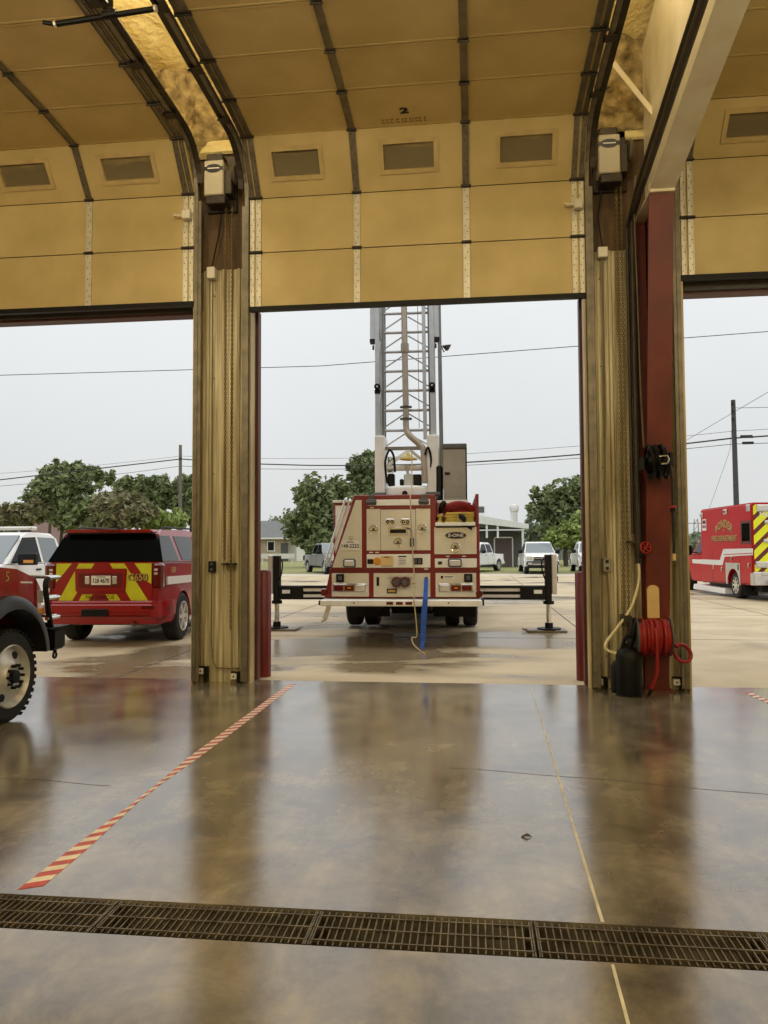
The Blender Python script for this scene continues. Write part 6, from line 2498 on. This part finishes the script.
pole(181, 445, 60, 0.17, 'pole_wood', 'pale wooden utility pole in the left bay opening')
pole(734, 400, 46, 0.17, 'pole_dark', 'dark utility pole behind the ambulance', True)


def wire(pts, r, label, sag=0.0):
    P = [at(*p) for p in pts]
    out = []
    for i in range(len(P) - 1):
        for k in range(10):
            f = k / 10
            q = P[i].lerp(P[i + 1], f)
            out.append(q + V((0, 0, -sag * 4 * f * (1 - f) * ((P[i + 1] - P[i]).length / 45.0) ** 2)))
    out.append(P[-1])
    mb = MB('wire').tube(out, r, 5)
    tag(mb.build('power_line'), label, 'power line', 'overhead wires')


wire([(-60, 377, 40), (320, 366, 40), (840, 326, 40)], 0.020, 'single thin wire crossing high above the whole yard')
wire([(-80, 489, 58), (181, 459, 60)], 0.045, 'thick dark cable rising to the pale pole')
wire([(181, 459, 60), (734, 438, 46), (840, 430, 40)], 0.045, 'thick dark cable from the pale pole to the dark pole', 1.2)
wire([(-80, 492, 58), (181, 466, 60), (734, 444, 46), (840, 440, 40)], 0.018, 'thin wire just below the thick cable', 0.9)
wire([(-80, 478, 58), (181, 456, 60), (734, 431, 46), (840, 424, 40)], 0.012, 'faint wire just above the thick cable', 0.9)
wire([(650, 462, 60), (734, 412, 46), (840, 350, 36)], 0.014, 'thin wire climbing to the top of the dark pole')
wire([(734, 408, 46), (840, 406, 40)], 0.014, 'short level wire right of the dark pole top')
wire([(700, 535, 60), (730, 450, 47), (733, 412, 46)], 0.010, 'guy wire slanting down left from the dark pole')
q = at(696, 519, 160)
t = thing('lattice_mast', 'faint lattice mast far away beside the ambulance', 'mast', (q.x, 160, 0), 0)
mb = MB('pole_wood')
for s in (-0.8, 0.8):
    mb.bar((s, 0, -0.05), (s * 0.4, 0, q.z), 0.12, 0.12)
for k in range(6):
    z = q.z * k / 6
    mb.bar((-0.8 + 0.08 * k, 0, z), (0.7 - 0.08 * k, 0, z + q.z / 6), 0.08, 0.08)
mb.bar((-2, 0, q.z * 0.88), (2, 0, q.z * 0.88), 0.12, 0.12)
mb.build('lattice', t)

# ================================================================== LIGHT
w = bpy.data.worlds.new('overcast')
S.world = w
w.use_nodes = True
N, L = w.node_tree.nodes, w.node_tree.links
bg = N['Background']
tc = N.new('ShaderNodeTexCoord')
sp = N.new('ShaderNodeSeparateXYZ')
L.new(tc.outputs['Generated'], sp.inputs[0])
rp = N.new('ShaderNodeValToRGB')
cr = rp.color_ramp
cr.elements[0].position = 0.0
cr.elements[0].color = (0.56, 0.57, 0.56, 1)
cr.elements[1].position = 0.03
cr.elements[1].color = (0.70, 0.72, 0.715, 1)
e2 = cr.elements.new(0.30)
e2.color = (0.85, 0.875, 0.885, 1)
e3 = cr.elements.new(0.9)
e3.color = (1.7, 1.7, 1.68, 1)
L.new(sp.outputs['Z'], rp.inputs['Fac'])
nz = N.new('ShaderNodeTexNoise')
nz.inputs['Scale'].default_value = 3.0
nz.inputs['Detail'].default_value = 4
L.new(tc.outputs['Generated'], nz.inputs['Vector'])
mr = N.new('ShaderNodeMapRange')
mr.inputs['To Min'].default_value = 0.94
mr.inputs['To Max'].default_value = 1.06
L.new(nz.outputs['Fac'], mr.inputs['Value'])
mx = N.new('ShaderNodeMix')
mx.data_type = 'RGBA'
mx.blend_type = 'MULTIPLY'
mx.inputs['Factor'].default_value = 1.0
L.new(rp.outputs['Color'], mx.inputs['A'])
L.new(mr.outputs['Result'], mx.inputs['B'])
L.new(mx.outputs['Result'], bg.inputs['Color'])
bg.inputs['Strength'].default_value = 1.0


def lamp(name, loc, power, col, r=0.25):
    l = bpy.data.lights.new(name, 'POINT')
    l.energy = power
    l.color = col
    l.shadow_soft_size = r
    o = bpy.data.objects.new(name, l)
    COL.objects.link(o)
    o.location = loc


WARM = (1.0, 0.86, 0.58)
for (x, y) in ((-5.2, 2.2), (-0.7, 2.0), (4.2, 2.2), (-0.7, -3.0), (5.0, -3.0), (-6.0, -3.0)):
    lamp('bay_lamp', (x, y, 5.7), 190, WARM)
lamp('roof_lamp', (-2.95, 7.0, 7.05), 60, WARM, 0.15)
lamp('roof_lamp', (1.45, 6.8, 7.1), 26, WARM, 0.15)

# ================================================================== CAMERA
cam = bpy.data.cameras.new('camera')
cam.sensor_fit = 'VERTICAL'
cam.sensor_height = 36.0
cam.sensor_width = 27.0
cam.lens = CF / 1024 * 36.0
cam.clip_end = 600
co = bpy.data.objects.new('camera', cam)
COL.objects.link(co)
M4 = CAMROT.to_4x4()
M4.translation = V((0, 0, CH))
co.matrix_world = M4
S.camera = co
S.view_settings.view_transform = 'Standard'
S.view_settings.look = 'None'
S.view_settings.exposure = 0.0
S.view_settings.gamma = 1.0
S.view_settings.use_curve_mapping = False
S.cycles.use_denoising = True
S.cycles.max_bounces = 8
S.cycles.sample_clamp_indirect = 6.0
